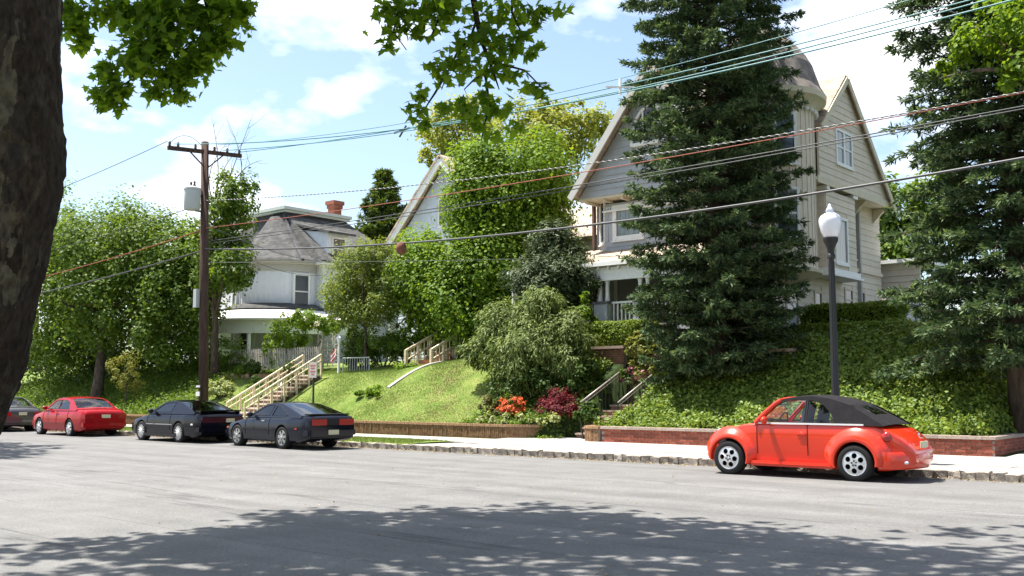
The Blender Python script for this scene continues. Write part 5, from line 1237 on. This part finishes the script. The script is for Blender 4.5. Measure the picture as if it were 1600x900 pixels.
tree('maple_tree', 'bright green maple in front of the pale gabled house', [B(790, 300, 32.5, 85, 70), B(850, 270, 32.5, 55, 50), B(740, 330, 32, 45, 60), B(770, 250, 32.5, 55, 40), B(680, 440, 31, 60, 60), B(730, 470, 31, 70, 75), B(770, 410, 31.5, 60, 60), B(650, 400, 31.5, 35, 40), B(640, 470, 31, 30, 40), B(830, 350, 33, 60, 60)], 72000, .155, LM_MAPLE, foot(745, 31.5), .26, seed=1, per=110, nlimb=14, clump=.46)
tree('dark_tree', 'dark leafed tree filling the space under the maple', [B(700, 520, 33, 55, 45), B(760, 520, 33, 45, 50), B(800, 450, 34, 50, 60)], 12000, .18, LM_DARK, foot(755, 33), .2, seed=2)
tree('locust_tree', 'pale yellow green locust rising behind the maple crown', [B(870, 215, 52, 70, 48), B(920, 200, 52, 35, 38), B(820, 190, 52, 45, 35), B(860, 180, 52, 35, 18)], 9000, .24, LM_LOC, (A(860, 500, 52).x, 52, 4), .3, seed=3, per=45, clump=.3)
tree('locust_tree', 'pale yellow green locust behind the hanging plane leaves', [B(710, 200, 54, 55, 40), B(750, 180, 54, 40, 35), B(680, 235, 54, 30, 25)], 6500, .24, LM_LOC, (A(715, 500, 54).x, 54, 4), .3, seed=4, per=45, clump=.3)
tree('street_tree', 'large leafy tree behind the red sedan', [B(165, 400, 27, 110, 75), B(110, 430, 27, 70, 80), B(240, 400, 27.5, 75, 75), B(170, 480, 26.5, 90, 60), B(270, 450, 27.5, 55, 70), B(90, 500, 26.5, 55, 60), B(255, 520, 27, 50, 50)], 52000, .19, LM_MID, foot(150, 25.6), .30, seed=5, per=80, nlimb=12)
tree('street_tree', 'leafy tree with bare top twigs behind the utility pole', [B(355, 330, 27.5, 38, 55), B(340, 400, 27.5, 45, 50), B(375, 310, 27.5, 30, 35), B(310, 470, 28, 40, 70), B(370, 420, 27, 30, 35), B(300, 400, 28, 30, 50)], 18000, .17, LM_MID, foot(335, 28), .2, seed=6, nlimb=10)
tw_ = MB(); s = A(338, 330, 27.5)
for (px_, py_) in ((330, 178), (357, 190), (362, 215), (396, 176), (385, 215), (410, 250)):
    e_ = A(px_, py_, 27.5 + rng.normal(0, .3)); pts_ = limb(tw_, s, e_, .035, .006, .22, 7)
    for k_ in range(4): p_ = pts_[3 + k_]; limb(tw_, p_, p_ + (e_ - s).normalized() * rng.uniform(.4, .9) + Vector(rng.normal(0, .4, 3)), .010, .004, .15, 4)
o = tw_.build('bare_twigs', mat('twig_grey', (.16, .14, .13), .9, .1), [q for q in bpy.data.objects if q.get('label', '').startswith('leafy tree with bare')][0], True)
tree('street_tree', 'tall light green tree far behind the plane trunk', [B(95, 330, 40, 35, 45), B(70, 400, 40, 50, 60), B(20, 360, 40, 60, 70)], 6000, .25, LM_MAPLE, (A(60, 580, 40).x, 40, 3), .25, seed=7)
tree('understory_tree', 'dark shady tree low behind the grey sedan', [B(70, 540, 28, 70, 45), B(140, 560, 28.5, 70, 40), B(220, 560, 29, 60, 45), B(290, 560, 29.5, 45, 45)], 15000, .17, LM_DARK, foot(140, 29), .16, seed=8, fork=.2)
tree('sapling', 'young silvery green sapling between the red sedan and black coupe', [B(200, 570, 25, 28, 22), B(195, 595, 25, 22, 16)], 1800, .09, LM_YEL, foot(198, 25), .045, seed=9)
tree('ornamental_tree', 'small yellow green tree between the tower house and maple', [B(560, 430, 29.5, 48, 40), B(590, 400, 29.5, 35, 30), B(540, 470, 29.5, 40, 30), B(600, 455, 29.5, 35, 35), B(570, 490, 29.5, 45, 20)], 24000, .095, LM_ORN, foot(572, 29.5), .09, seed=10, per=70, nlimb=14, fill=.3)
tree('backyard_tree', 'green tree behind the annexe between house and right spruce', [B(1400, 330, 50, 45, 55), B(1440, 380, 50, 60, 60), B(1395, 400, 50, 35, 50), B(1480, 330, 50, 50, 60)], 9000, .25, LM_MID, (A(1420, 500, 50).x, 50, 4), .25, seed=11)
tree('maple_tree', 'maple branches reaching in at the upper right corner', [B(1570, 40, 24, 55, 45), B(1530, 80, 24, 40, 30), B(1590, 100, 24, 35, 40), B(1500, 60, 24.3, 30, 25), B(1640, 60, 24, 80, 90), B(1720, 0, 24, 120, 110), B(1470, 110, 24.4, 20, 14)], 9000, .13, LM_MAPLE, (.8, 24.2, .2), .24, seed=12, per=45, fork=.6)
bush('pine_shrub', 'dark bushy pine in front of the grey house porch', [B(870, 400, 29, 40, 45), B(850, 440, 28.6, 55, 40), B(895, 440, 28.6, 40, 40), B(865, 365, 29, 18, 22)], 30000, .19, LM_PIND, foot(872, 28.4), seed=1, tpl=SPRIG, per=90, clump=.34)
bush('weeping_pine', 'pale weeping pine shrub above the orange azalea', [B(800, 510, 26.6, 45, 38), B(850, 490, 26.8, 42, 36), B(880, 530, 26.6, 45, 45), B(830, 560, 26.2, 60, 50), B(760, 545, 26.4, 34, 26), B(900, 560, 26.4, 30, 40), B(735, 550, 26.4, 16, 14), B(840, 470, 27, 20, 18)], 52000, .17, LM_PINE, foot(840, 26.4), seed=2, tpl=SPRIG, per=110, clump=.36, weep=True)
bush('dark_shrub', 'dark evergreen shrub under the weeping pine', [B(820, 600, 25.9, 50, 28), B(880, 595, 26, 40, 30), B(920, 590, 26.4, 30, 30)], 6000, .10, LM_DARK, foot(850, 26), seed=3)
bush('young_shrub', 'fresh light green young shrub left of the clipped hedge', [B(912, 480, 27.9, 16, 22), B(915, 510, 27.9, 22, 25)], 900, .12, LM_MAPLE, foot(914, 28), seed=4)
bush('red_maple_bush', 'low dark red lace leaf bush above the brick wall', [B(878, 628, 25.5, 34, 18), B(858, 634, 25.4, 20, 14), B(896, 636, 25.4, 16, 13), B(876, 642, 25.2, 30, 9)], 9000, .065, LM_RED, foot(878, 25.6), seed=5)
bush('azalea_bush', 'orange flowering azalea beside the red bush', [B(800, 632, 24.7, 18, 12), B(806, 640, 24.7, 12, 8)], 900, .06, LM_MID, foot(800, 24.8), seed=6, extra=(FLO, 900, .085))
bush('low_shrub', 'dull reddish green low shrub left of the azalea', [B(765, 630, 25, 20, 14), B(780, 640, 24.8, 16, 12)], 1600, .07, leafmat('leaf_dull', (.07, .07, .02), (.16, .13, .05), .3), foot(768, 25), seed=7)
bush('ground_plants', 'light variegated plants along the curved ochre wall', [B(750 + 22 * i, 655 + (i % 3), 24.25 + .03 * i, 17, 8) for i in range(6)], 2200, .085, LM_VAR, foot(800, 24.3), seed=8)
bush('rhododendron', 'yellow leaved rhododendron with pink blooms by the retaining wall', [B(1005, 545, 27.2, 22, 26), B(1020, 575, 27.0, 26, 26), B(1000, 570, 27, 18, 20)], 2600, .12, LM_YEL, foot(1010, 27.2), seed=9, extra=(FLP, 110, .13))
bush('rhododendron', 'plum flowered rhododendron beside the right spruce', [B(1465, 455, 28.6, 36, 16), B(1490, 450, 28.6, 22, 14)], 1500, .11, LM_DARK, (A(1465, 480, 28.6).x, 28.6, 3.2), seed=10, extra=(FLM, 900, .12))
bush('flower_shrub', 'small purple flowered shrub in the shade by the steps', [B(985, 588, 27.2, 16, 12)], 600, .08, LM_DARK, foot(985, 27.2), seed=11, extra=(FLM, 120, .1))
bush('porch_rose', 'leafy climbing rose covering the tower house porch post', [B(455, 515, 30, 32, 28), B(430, 540, 29.9, 22, 26), B(480, 500, 30, 30, 14), B(470, 540, 30, 18, 16), B(510, 505, 30, 25, 12)], 7000, .12, LM_MAPLE, foot(455, 29.9), seed=12, extra=(leafmat('petal_white', (.6, .6, .5), (.75, .72, .65), .3), 160, .09))
for i, (px_, py_, Y_, rx_, rz_, lab, lm_) in enumerate([(600, 535, 30.2, 40, 26, 'round green shrub below the ornamental tree', LM_MID), (560, 545, 30.4, 32, 26, 'dark green shrub behind the garden lamp', LM_DARK), (635, 530, 30.6, 30, 26, 'light green shrub left of the wooden stair', LM_MAPLE), (555, 515, 31, 20, 30, 'upright dark shrub beside the small trellis', LM_DARK), (350, 555, 29, 36, 26, 'shrub at the left end of the picket fence', LM_MID), (385, 577, 28.4, 18, 8, 'low yellow green shrub on the stone edging', LM_MAPLE), (395, 573, 27.8, 13, 8, 'rounded clipped shrub on the stone edging', LM_DARK), (315, 560, 29.5, 30, 34, 'bushy shrub behind the utility pole', LM_MAPLE), (640, 575, 28.9, 22, 6, 'leafy groundcover at the top of the edging strip', LM_MAPLE), (580, 612, 26.4, 26, 6, 'leafy green trail lying across the open lawn', LM_MAPLE), (345, 607, 26.2, 24, 10, 'grey green flowering plant beside the utility pole', LM_VAR), (921, 642, 24.75, 20, 17, 'dark leafy shrub crowding the left rail of the stone steps', LM_DARK), (1195, 535, 28.6, 26, 8, 'light green bush under the right side of the tall spruce', LM_MAPLE)]):
    c = A(px_, py_, Y_); gzv = gz_(c.x, Y_)
    bush('shrub', lab, [B(px_, py_, Y_, rx_, rz_), B(px_ - rx_ * .4, py_ + rz_ * .3, Y_ - .2, rx_ * .6, rz_ * .7), B(px_ + rx_ * .4, py_ + rz_ * .3, Y_ - .2, rx_ * .6, rz_ * .7)], int(1400 + rx_ * rz_ * 2.2), .10, lm_, (c.x, Y_, gzv), seed=30 + i)
# topiary by the lawn steps
for lab, balls, X_, Y_ in (('two tiered ball topiary beside the lawn steps', [(451, 571, 11, 9), (452, 595, 12, 9)], -32.9, 26.4), ('single ball topiary on a bent stem beside the steps', [(398, 593, 11, 7)], -34.9, 26.2)):
    Yk = Y_; t = thing('topiary', lab, 'topiary', (A(balls[0][0], 600, Yk).x, Yk, gz_(A(balls[0][0], 600, Yk).x, Yk)))
    bl = [B(p, q, Yk, a, c_) for p, q, a, c_ in balls]; c = bl[0]; MB().tube([(c[0], Yk, gz_(c[0], Yk) - .1), (c[0] + .04, Yk, (gz_(c[0], Yk) + c[2]) / 2), (c[0], Yk, c[2])], .03, 6).build('stem', BARK, t)
    for b_ in bl: P, N = clumpy([b_], 900, .2, 30, .3); leaves('foliage', P, N, .05, LEAF, LM_DARK, t)
# hedges: clipped boxes
def hedge(name, label, x0, x1, y0, y1, z0, z1, n, lm, round_=.25):
    g = np.random.default_rng(int(n)); t = thing(name, label, 'hedge', ((x0 + x1) / 2, (y0 + y1) / 2, z0)); c = np.array([(x0 + x1) / 2, (y0 + y1) / 2, (z0 + z1) / 2]); hs = np.array([x1 - x0, y1 - y0, z1 - z0]) / 2
    q = g.uniform(-1, 1, (n, 3)); ax = g.integers(0, 3, n); q[np.arange(n), ax] = np.sign(q[np.arange(n), ax]); q /= (np.sum(np.abs(q) ** 6, 1) ** (1 / 6))[:, None] ** .9
    bump_ = 1 + .05 * np.sin(q[:, 0] * hs[0] * 3.1 + 1) * np.cos(q[:, 2] * 4) + g.normal(0, .03, n); P = c + q * hs * bump_[:, None]; N = q ** 3 + np.array([0, 0, .3])
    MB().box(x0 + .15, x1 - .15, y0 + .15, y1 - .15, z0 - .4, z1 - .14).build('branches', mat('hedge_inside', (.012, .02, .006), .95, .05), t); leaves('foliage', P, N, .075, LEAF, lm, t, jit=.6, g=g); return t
ha, hb = A(922, 545, 28.0), A(1006, 500, 28.0); hedge('hedge', 'big clipped hedge with flat top on the brown retaining wall', ha.x, hb.x, 27.75, 29.2, ha.z, hb.z, 15000, LM_HEDGE)
ha, hb = A(1254, 505, 30.6), A(1402, 470, 30.6); hedge('hedge', 'long clipped hedge along the side of the grey house', ha.x, hb.x, 30.4, 31.5, ha.z - .3, hb.z, 14000, LM_HEDGE)
ha, hb = A(1250, 526, 29.6), A(1375, 503, 29.6); hedge('hedge', 'lower clipped hedge in front of the long side hedge', ha.x, hb.x, 29.3, 30.1, ha.z - .2, hb.z, 10000, LM_HEDGE)

# ivy on the right bank
def scatter(n, x0, x1, y0, y1, keep=None, g=rng):
    X = g.uniform(x0, x1, n); Y = g.uniform(y0, y1, n)
    if keep is not None: k = keep(X, Y); X, Y = X[k], Y[k]
    Z = height(X, Y); e = .05; N = np.stack([-(height(X + e, Y) - Z) / e, -(height(X, Y + e) - Z) / e, np.ones(len(X))], 1); return np.stack([X, Y, Z], 1), unit(np.clip(N, -3, 3))
kp = lambda X, Y: ~((X > -19.2) & (X < -16.95) & (Y > 25.3) & (Y < 28.6)) & (X < -6.72) & ~((X > -16.95) & (Y > 29.6) & (X < -14.2)) & ((X > -17.35) | (Y > 26.2))
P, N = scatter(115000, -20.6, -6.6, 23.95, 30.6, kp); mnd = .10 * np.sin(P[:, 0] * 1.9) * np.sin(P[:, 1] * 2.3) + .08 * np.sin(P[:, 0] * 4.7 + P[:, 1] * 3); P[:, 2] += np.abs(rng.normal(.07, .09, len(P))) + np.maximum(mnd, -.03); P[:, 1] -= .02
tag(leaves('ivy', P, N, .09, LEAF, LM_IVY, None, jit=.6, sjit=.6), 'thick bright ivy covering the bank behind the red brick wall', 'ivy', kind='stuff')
kp2 = lambda X, Y: (rng.random(len(X)) < np.clip(1.3 - np.abs(Y - 24.6) / 1.6, .1, 1))
P, N = scatter(11000, -22.6, -18.9, 24.0, 26.8, kp2); P[:, 2] += np.abs(rng.normal(.08, .07, len(P))); tag(leaves('groundcover', P, N, .10, LEAF, LM_MID, None, jit=.5), 'low green groundcover under the red bush', 'groundcover', kind='stuff')
# rough undergrowth under the trees at left
P, N = scatter(44000, -60, -39.4, 24.0, 31, lambda X, Y: rng.random(len(X)) < np.clip((-39.2 - X) / 3.5, 0, 1)); P[:, 2] += np.abs(rng.normal(.12, .16, len(P))); tag(leaves('undergrowth', P, N, .11, LEAF, LM_MID, None, jit=.7), 'weedy green undergrowth on the bank below the left trees', 'undergrowth', kind='stuff')
# grass blades
GM = leafmat('grass_blade', (.095, .150, .026), (.185, .240, .055), .25, .6, .2); GD = leafmat('grass_blade_dry', (.24, .21, .08), (.36, .31, .15), .2, .7, .15, (1, 1, .8))
P, N = scatter(200000, -43, -20.8, 24.0, 30.5, lambda X, Y: ~((X > -35.3) & (X < -33.9) & (Y < 27.9))); P[:, 2] -= .01
up_ = np.tile([0, 0, 1.], (len(P), 1)) + rng.normal(0, .35, (len(P), 3)); fx = np.tile([.2, -1., .1], (len(P), 1))
dry = (np.exp(-((P[:, 0] + 24.6) / 2.3) ** 2 - ((P[:, 1] - 26.4) / 1.7) ** 2) * (0.5 + .6 * np.sin(P[:, 0] * 5 + 2 * np.sin(P[:, 1] * 4)) * np.cos(P[:, 1] * 6 + P[:, 0])) > rng.random(len(P)) * .62)
for sel, m_, nm, sz, lab in ((~dry, GM, 'grass', .05, 'mown green grass on the sloping lawns'), (dry, GD, 'dry_grass', .06, 'patches of dry straw coloured grass on the lawn')):
    tag(leaves(nm, P[sel], fx[sel], sz, (BLADE[0] * np.array([3.0, 1, 1]), BLADE[1]), m_, None, along=up_[sel], jit=.6), lab, 'grass', kind='stuff')
n_ = 26000; Xv = rng.uniform(-44, -20.9, n_); Yv = rng.uniform(KERB_Y + .25, 21.92, n_); Pv = np.stack([Xv, Yv, .14 + .045 * np.sin(math.pi * (Yv - KERB_Y - .2) / 1.9)], 1)
tag(leaves('verge_grass', Pv, np.tile([.2, -1., .1], (n_, 1)), .06, (BLADE[0] * np.array([3.0, 1, 1]), BLADE[1]), GM, None, along=np.tile([0, 0, 1.], (n_, 1)) + rng.normal(0, .4, (n_, 3)), jit=.6), 'grass strip between kerb and pavement', 'grass', kind='stuff')
# leaf litter along the gutter
n_ = 2600; Pl = np.stack([rng.uniform(-44, 0, n_), KERB_Y - np.abs(rng.normal(0, .16, n_)) - .01, np.full(n_, .012)], 1)
tag(leaves('leaf_litter', Pl, np.tile([0, 0, 1.], (n_, 1)), .045, LEAF, leafmat('litter', (.16, .10, .05), (.40, .32, .17), .1, .8, .1), None, jit=.35), 'dry leaf litter gathered along the gutter', 'litter', kind='stuff')
n_ = 420; Pl = np.stack([rng.uniform(-22, 0, n_), rng.uniform(5, 19.5, n_), np.full(n_, .018)], 1)
tag(leaves('road_debris', Pl, np.tile([0, 0, 1.], (n_, 1)), .035, LEAF, MATS['litter'], None, jit=.25), 'small bits of leaf scattered over the road', 'litter', kind='stuff')

# far wooded backdrop beyond the houses
bk = [B(px_, 560 + rng.normal(0, 6), 92 + rng.normal(0, 6), 70, 36 + rng.normal(0, 6)) for px_ in range(-100, 1750, 70)]
P, N = clumpy(bk, 26000, .3, 60, .1); tag(leaves('far_woods', P, N, .5, LEAF, LM_MID, None), 'far wooded backdrop beyond the houses', 'woods', kind='stuff')

# ---- the plane tree overhead
def plane_bark():
    m = bpy.data.materials.new('plane_bark'); m.use_nodes = True; n, l = m.node_tree.nodes, m.node_tree.links; p = n['Principled BSDF']; p.inputs['Roughness'].default_value = .95; p.inputs['Specular IOR Level'].default_value = .1
    tc = n.new('ShaderNodeTexCoord'); mp = n.new('ShaderNodeMapping'); mp.inputs['Scale'].default_value = (1, 1, .55); l.new(tc.outputs['Object'], mp.inputs['Vector'])
    nz = n.new('ShaderNodeTexNoise'); nz.inputs['Scale'].default_value = 5; nz.inputs['Detail'].default_value = 8; l.new(mp.outputs['Vector'], nz.inputs['Vector'])
    ad = n.new('ShaderNodeMix'); ad.data_type = 'RGBA'; ad.blend_type = 'LINEAR_LIGHT'; ad.inputs['Factor'].default_value = .28; l.new(mp.outputs['Vector'], ad.inputs['A']); l.new(nz.outputs['Color'], ad.inputs['B'])
    vo = n.new('ShaderNodeTexVoronoi'); vo.inputs['Scale'].default_value = 7; l.new(ad.outputs['Result'], vo.inputs['Vector'])
    sp = n.new('ShaderNodeSeparateColor'); l.new(vo.outputs['Color'], sp.inputs[0])
    r = n.new('ShaderNodeValToRGB'); r.color_ramp.interpolation = 'LINEAR'; e = r.color_ramp.elements; e[0].position = 0; e[0].color = (.018, .013, .009, 1); e[1].position = 1; e[1].color = (.070, .062, .042, 1)
    for po, c in ((.35, (.030, .022, .015, 1)), (.75, (.026, .021, .016, 1)), (.90, (.045, .035, .023, 1))): q = r.color_ramp.elements.new(po); q.color = c
    l.new(sp.outputs[0], r.inputs['Fac'])
    f2 = n.new('ShaderNodeTexNoise'); f2.inputs['Scale'].default_value = 26; f2.inputs['Detail'].default_value = 8; l.new(mp.outputs['Vector'], f2.inputs['Vector'])
    mr = n.new('ShaderNodeMapRange'); mr.inputs['From Min'].default_value = .3; mr.inputs['From Max'].default_value = .7; mr.inputs['To Min'].default_value = .45; mr.inputs['To Max'].default_value = 1.45; l.new(f2.outputs['Fac'], mr.inputs['Value'])
    mx = n.new('ShaderNodeMix'); mx.data_type = 'RGBA'; mx.blend_type = 'MULTIPLY'; mx.inputs['Factor'].default_value = 1; l.new(r.outputs['Color'], mx.inputs['A']); l.new(mr.outputs['Result'], mx.inputs['B']); l.new(mx.outputs['Result'], p.inputs['Base Color'])
    bp = n.new('ShaderNodeBump'); bp.inputs['Strength'].default_value = 1; bp.inputs['Distance'].default_value = .04; l.new(f2.outputs['Fac'], bp.inputs['Height']); l.new(bp.outputs['Normal'], p.inputs['Normal']); return m
PBARK = plane_bark()
edge = [(-60, 760), (5, 625), (32, 580), (48, 520), (60, 470), (75, 400), (88, 330), (100, 262), (97, 200), (95, 100), (92, 0), (90, -120), (80, -300)]
D0 = 6.2; rr_ = .52; ax_ = []
for (px_, py_) in edge: ax_.append(AD(px_ - 13 - rr_ * F_PX / D0, py_, D0))
pt_ = thing('plane_tree', 'mottled plane tree trunk leaning in at left with overhanging branches', 'tree', (ax_[0].x - .6, ax_[0].y - .1, .13))
base_ = Vector((ax_[0].x - .28, ax_[0].y - .1, .05)); tk = MB(); allp = [base_] + ax_; rad_ = [.72, .60] + [rr_] * (len(ax_) - 3) + [.48, .44]
ti = np.linspace(0, len(allp) - 1, 150); ap = np.array([p[:] for p in allp]); pi_ = np.stack([np.interp(ti, range(len(allp)), ap[:, k]) for k in range(3)], 1); ri_ = np.interp(ti, range(len(allp)), rad_)
for _ in range(6): pi_[1:-1] = .25 * pi_[:-2] + .5 * pi_[1:-1] + .25 * pi_[2:]
tk.tube([Vector(p) for p in pi_], list(ri_), 96)
from mathutils import noise as mnoise
nv_ = []
for i, v in enumerate(tk.v):
    v = Vector(v); c = Vector(pi_[min(i // 96, 149)]); d = (v - c).normalized(); q = Vector((v.x * 1.0, v.y * 1.0, v.z * .55))
    h = .035 * mnoise.noise(q * 2.2) + .04 * abs(mnoise.noise(q * 5)) + .022 * mnoise.noise(q * 14) + .012 * mnoise.noise(q * 34); nv_.append(tuple(v + d * h))
tk.v = nv_
top_ = ax_[-1]
LB = [(Vector((-7.2, 6.2, 8.2)), .20), (Vector((-3.0, 7.5, 9.0)), .2), (Vector((-11.5, 6.5, 8.5)), .18), (Vector((-8.5, -1, 8)), .18), (Vector((-2, 2, 9)), .18)]
for e_, r_ in LB: limb(tk, top_, e_, r_, .06, .08, 8)
def tw(pts, r0, r1): k = len(pts); tk.tube(pts, [r0 + (r1 - r0) * i / (k - 1) for i in range(k)], 6)
DC = 11.5
tw([Vector((-7.2, 6.2, 8.2)), AD(690, -150, DC), AD(737, -20, DC), AD(745, 30, DC), AD(752, 62, DC), AD(764, 95, DC), AD(758, 115, DC)], .06, .012)
for br in ([(745, 30), (735, 60), (715, 80), (700, 110), (690, 140)], [(764, 95), (775, 125), (780, 140)], [(758, 115), (740, 125), (725, 140)], [(752, 62), (735, 75)], [(720, -40), (690, 20), (672, 60), (650, 55)], [(700, 110), (680, 145), (670, 160), (655, 185)], [(800, -40), (800, 20), (812, 45), (812, 65)], [(690, -60), (625, 0), (615, 50), (635, 78)], [(758, 115), (765, 165), (757, 195), (752, 220)], [(764, 95), (820, 110), (850, 140)]): tw([AD(*p, DC) for p in br], .016, .006)
DL = 12.0; tw([Vector((-11.5, 6.5, 8.5)), AD(300, -90, DL), AD(270, 0, DL), AD(235, 70, DL), AD(200, 130, DL)], .05, .01); tw([AD(300, -90, DL), AD(330, 40, DL), AD(300, 110, DL)], .03, .01)
tk.build('trunk', PBARK, pt_, True)
def DB(px, py, D, rx, rz): c = AD(px, py, D); s = D / F_PX; return (c.x, c.y, c.z, rx * s, .8 * rx * s, rz * s)
gp1 = np.random.default_rng(77)
cen_ = [(625, 22, 28, 18, 22), (680, 8, 45, 16, 26), (790, 12, 34, 16, 18), (640, 40, 20, 14, 10), (815, 62, 16, 14, 8), (850, 12, 20, 12, 8), (600, 10, 22, 12, 12), (650, 15, 42, 28, 34), (700, 22, 38, 28, 34), (760, 20, 32, 20, 12), (740, 55, 34, 22, 24), (780, 60, 22, 26, 22), (725, 80, 30, 18, 18), (795, 75, 18, 18, 12), (810, 40, 14, 20, 8), (825, 20, 26, 20, 12), (845, 30, 14, 14, 6), (605, 65, 16, 12, 9), (615, 48, 14, 10, 6), (660, 55, 18, 8, 6), (720, 105, 34, 20, 22), (690, 118, 16, 14, 8), (770, 100, 28, 18, 14), (800, 115, 20, 12, 12), (830, 135, 20, 12, 9), (850, 140, 12, 12, 6), (828, 85, 12, 10, 6), (840, 70, 10, 8, 4), (655, 150, 16, 16, 10), (645, 175, 18, 14, 9), (665, 195, 14, 12, 8), (690, 170, 16, 12, 8), (720, 165, 24, 18, 14), (755, 170, 28, 16, 16), (745, 190, 20, 14, 9), (780, 165, 20, 16, 9), (810, 195, 18, 10, 6), (770, 210, 16, 10, 5), (875, 12, 18, 9, 5), (755, 145, 20, 10, 6), (690, 95, 22, 12, 10)]
def hang(spec, D, scale, size, nm):
    P = []; 
    for (a, b_, rx_, rz_, k) in spec:
        k = int(k * scale); c = np.array(DB(a, b_, D, rx_, rz_)); P.append(c[:3] + gp1.normal(0, .55, (k, 3)) * c[3:6])
    P = np.vstack(P); N = gp1.normal(0, .5, (len(P), 3)) + np.array(-_fw) * .7 + np.array([0, 0, .5]); dn = np.tile([0, 0, -1.], (len(P), 1)) + gp1.normal(0, .45, (len(P), 3)); leaves(nm, P, N, size, PLANE, LM_PLANE, pt_, along=dn, jit=.25, g=gp1)
hang(cen_, DC, 2.0, .105, 'hanging_leaves')
lft = [(330, 15, 55, 25, 120), (250, 20, 60, 28, 150), (180, 15, 40, 16, 60), (250, 65, 60, 30, 150), (340, 60, 32, 30, 70), (310, 95, 28, 20, 50), (220, 95, 38, 26, 90), (275, 120, 30, 22, 70), (165, 110, 14, 16, 22), (180, 140, 24, 18, 45), (160, 150, 20, 14, 26), (245, 145, 18, 10, 14), (120, 30, 22, 26, 45), (130, 65, 14, 14, 18), (110, 20, 14, 30, 25), (375, 15, 22, 18, 26), (185, 168, 8, 6, 4), (285, 150, 14, 10, 10)]
hang(lft, DL, 2.9, .098, 'low_leaves')
# crown over the street: what throws the dappled shade on the road
sd = -np.array(SUN_TO); sd = sd / -sd[2]
def shade(poly, n_cl, per, h0, h1, name, par, size=.24, g=gp1, soft=.8):
    poly = np.array(poly); mn, mx_ = poly.min(0), poly.max(0); C = []
    while len(C) < n_cl:
        q = g.uniform(mn, mx_); ins = False
        for (a, b_) in zip(poly, np.roll(poly, -1, 0)):
            if (a[1] > q[1]) != (b_[1] > q[1]) and q[0] < a[0] + (b_[0] - a[0]) * (q[1] - a[1]) / (b_[1] - a[1]): ins = not ins
        if ins: z = g.uniform(h0, h1); C.append([q[0] - sd[0] * z, q[1] - sd[1] * z, z])
    C = np.array(C); P = np.repeat(C, per, 0) + g.normal(0, 1, (n_cl * per, 3)) * np.array([.42, .42, .28]) * soft
    P = P[~in_frame(P, 30)]; N = g.normal(0, .5, (len(P), 3)) + np.array([0, 0, 1.]); return leaves(name, P, N, size, PLANE, LM_PLANE, par, g=g)
gpts = [(0, 862), (120, 850), (250, 846), (330, 850), (375, 812), (480, 803), (600, 805), (700, 797), (780, 792), (880, 792), (985, 800), (1050, 822), (1130, 818), (1260, 838), (1320, 850), (1440, 852), (1500, 835), (1600, 828), (1700, 820)]
def g0p(px, py): d = _ray(px, py); t_ = -EYE / d.z; return (d.x * t_, d.y * t_)
poly = [g0p(*p) for p in gpts] + [g0p(1750, 1150), g0p(800, 1200), g0p(-200, 1100)]
shade(poly, 205, 24, 7.6, 11.5, 'crown', pt_)
rim_ = [g0p(a, b_ + 10) for a, b_ in gpts[4:17]]; shade(rim_ + [g0p(1400, 880), g0p(600, 850)], 80, 22, 7.4, 9.5, 'outer_crown', pt_, soft=.6)
occ_c = []                                  # unseen leaf clumps added sunward of the low leaves, to shade them
for (a_, b_, rx_, rz_, k_) in lft:
    for j_ in range(10):
        c_ = AD(a_ + gp1.normal(0, rx_ * .6), b_ + gp1.normal(0, rz_ * .6), DL); occ_c.append(c_ + SUN_TO * gp1.uniform(2.2, 5.5))
Pq = np.repeat(np.array([c[:] for c in occ_c]), 30, 0); Pq = Pq + gp1.normal(0, 1, Pq.shape) * np.array([.42, .42, .28]); Pq = Pq[~in_frame(Pq, 30)]
leaves('shade_leaves', Pq, gp1.normal(0, .5, Pq.shape) + np.array([0, 0, 1.]), .20, PLANE, LM_PLANE, pt_, g=gp1)
pt2 = thing('plane_tree', 'neighbouring plane tree whose shade falls on the road at left', 'tree', (-30, 1.2, .13))
q = MB(); q.tube([(-38, 1.2, 0), (-38, 1.3, 5), (-37.6, 2, 9)], [.5, .4, .3], 12)
for e_ in ((-36, 8, 11), (-40, 9, 10), (-34.5, 10, 10.5), (-38, 11, 9.8)): limb(q, (-37.6, 2, 9), e_, .16, .05, .08, 7)
q.build('trunk', PBARK, pt2, True)
shade([g0p(-60, 688), g0p(100, 699), g0p(60, 704), g0p(20, 716), g0p(-80, 720)], 60, 26, 8.5, 10.5, 'crown', pt2)
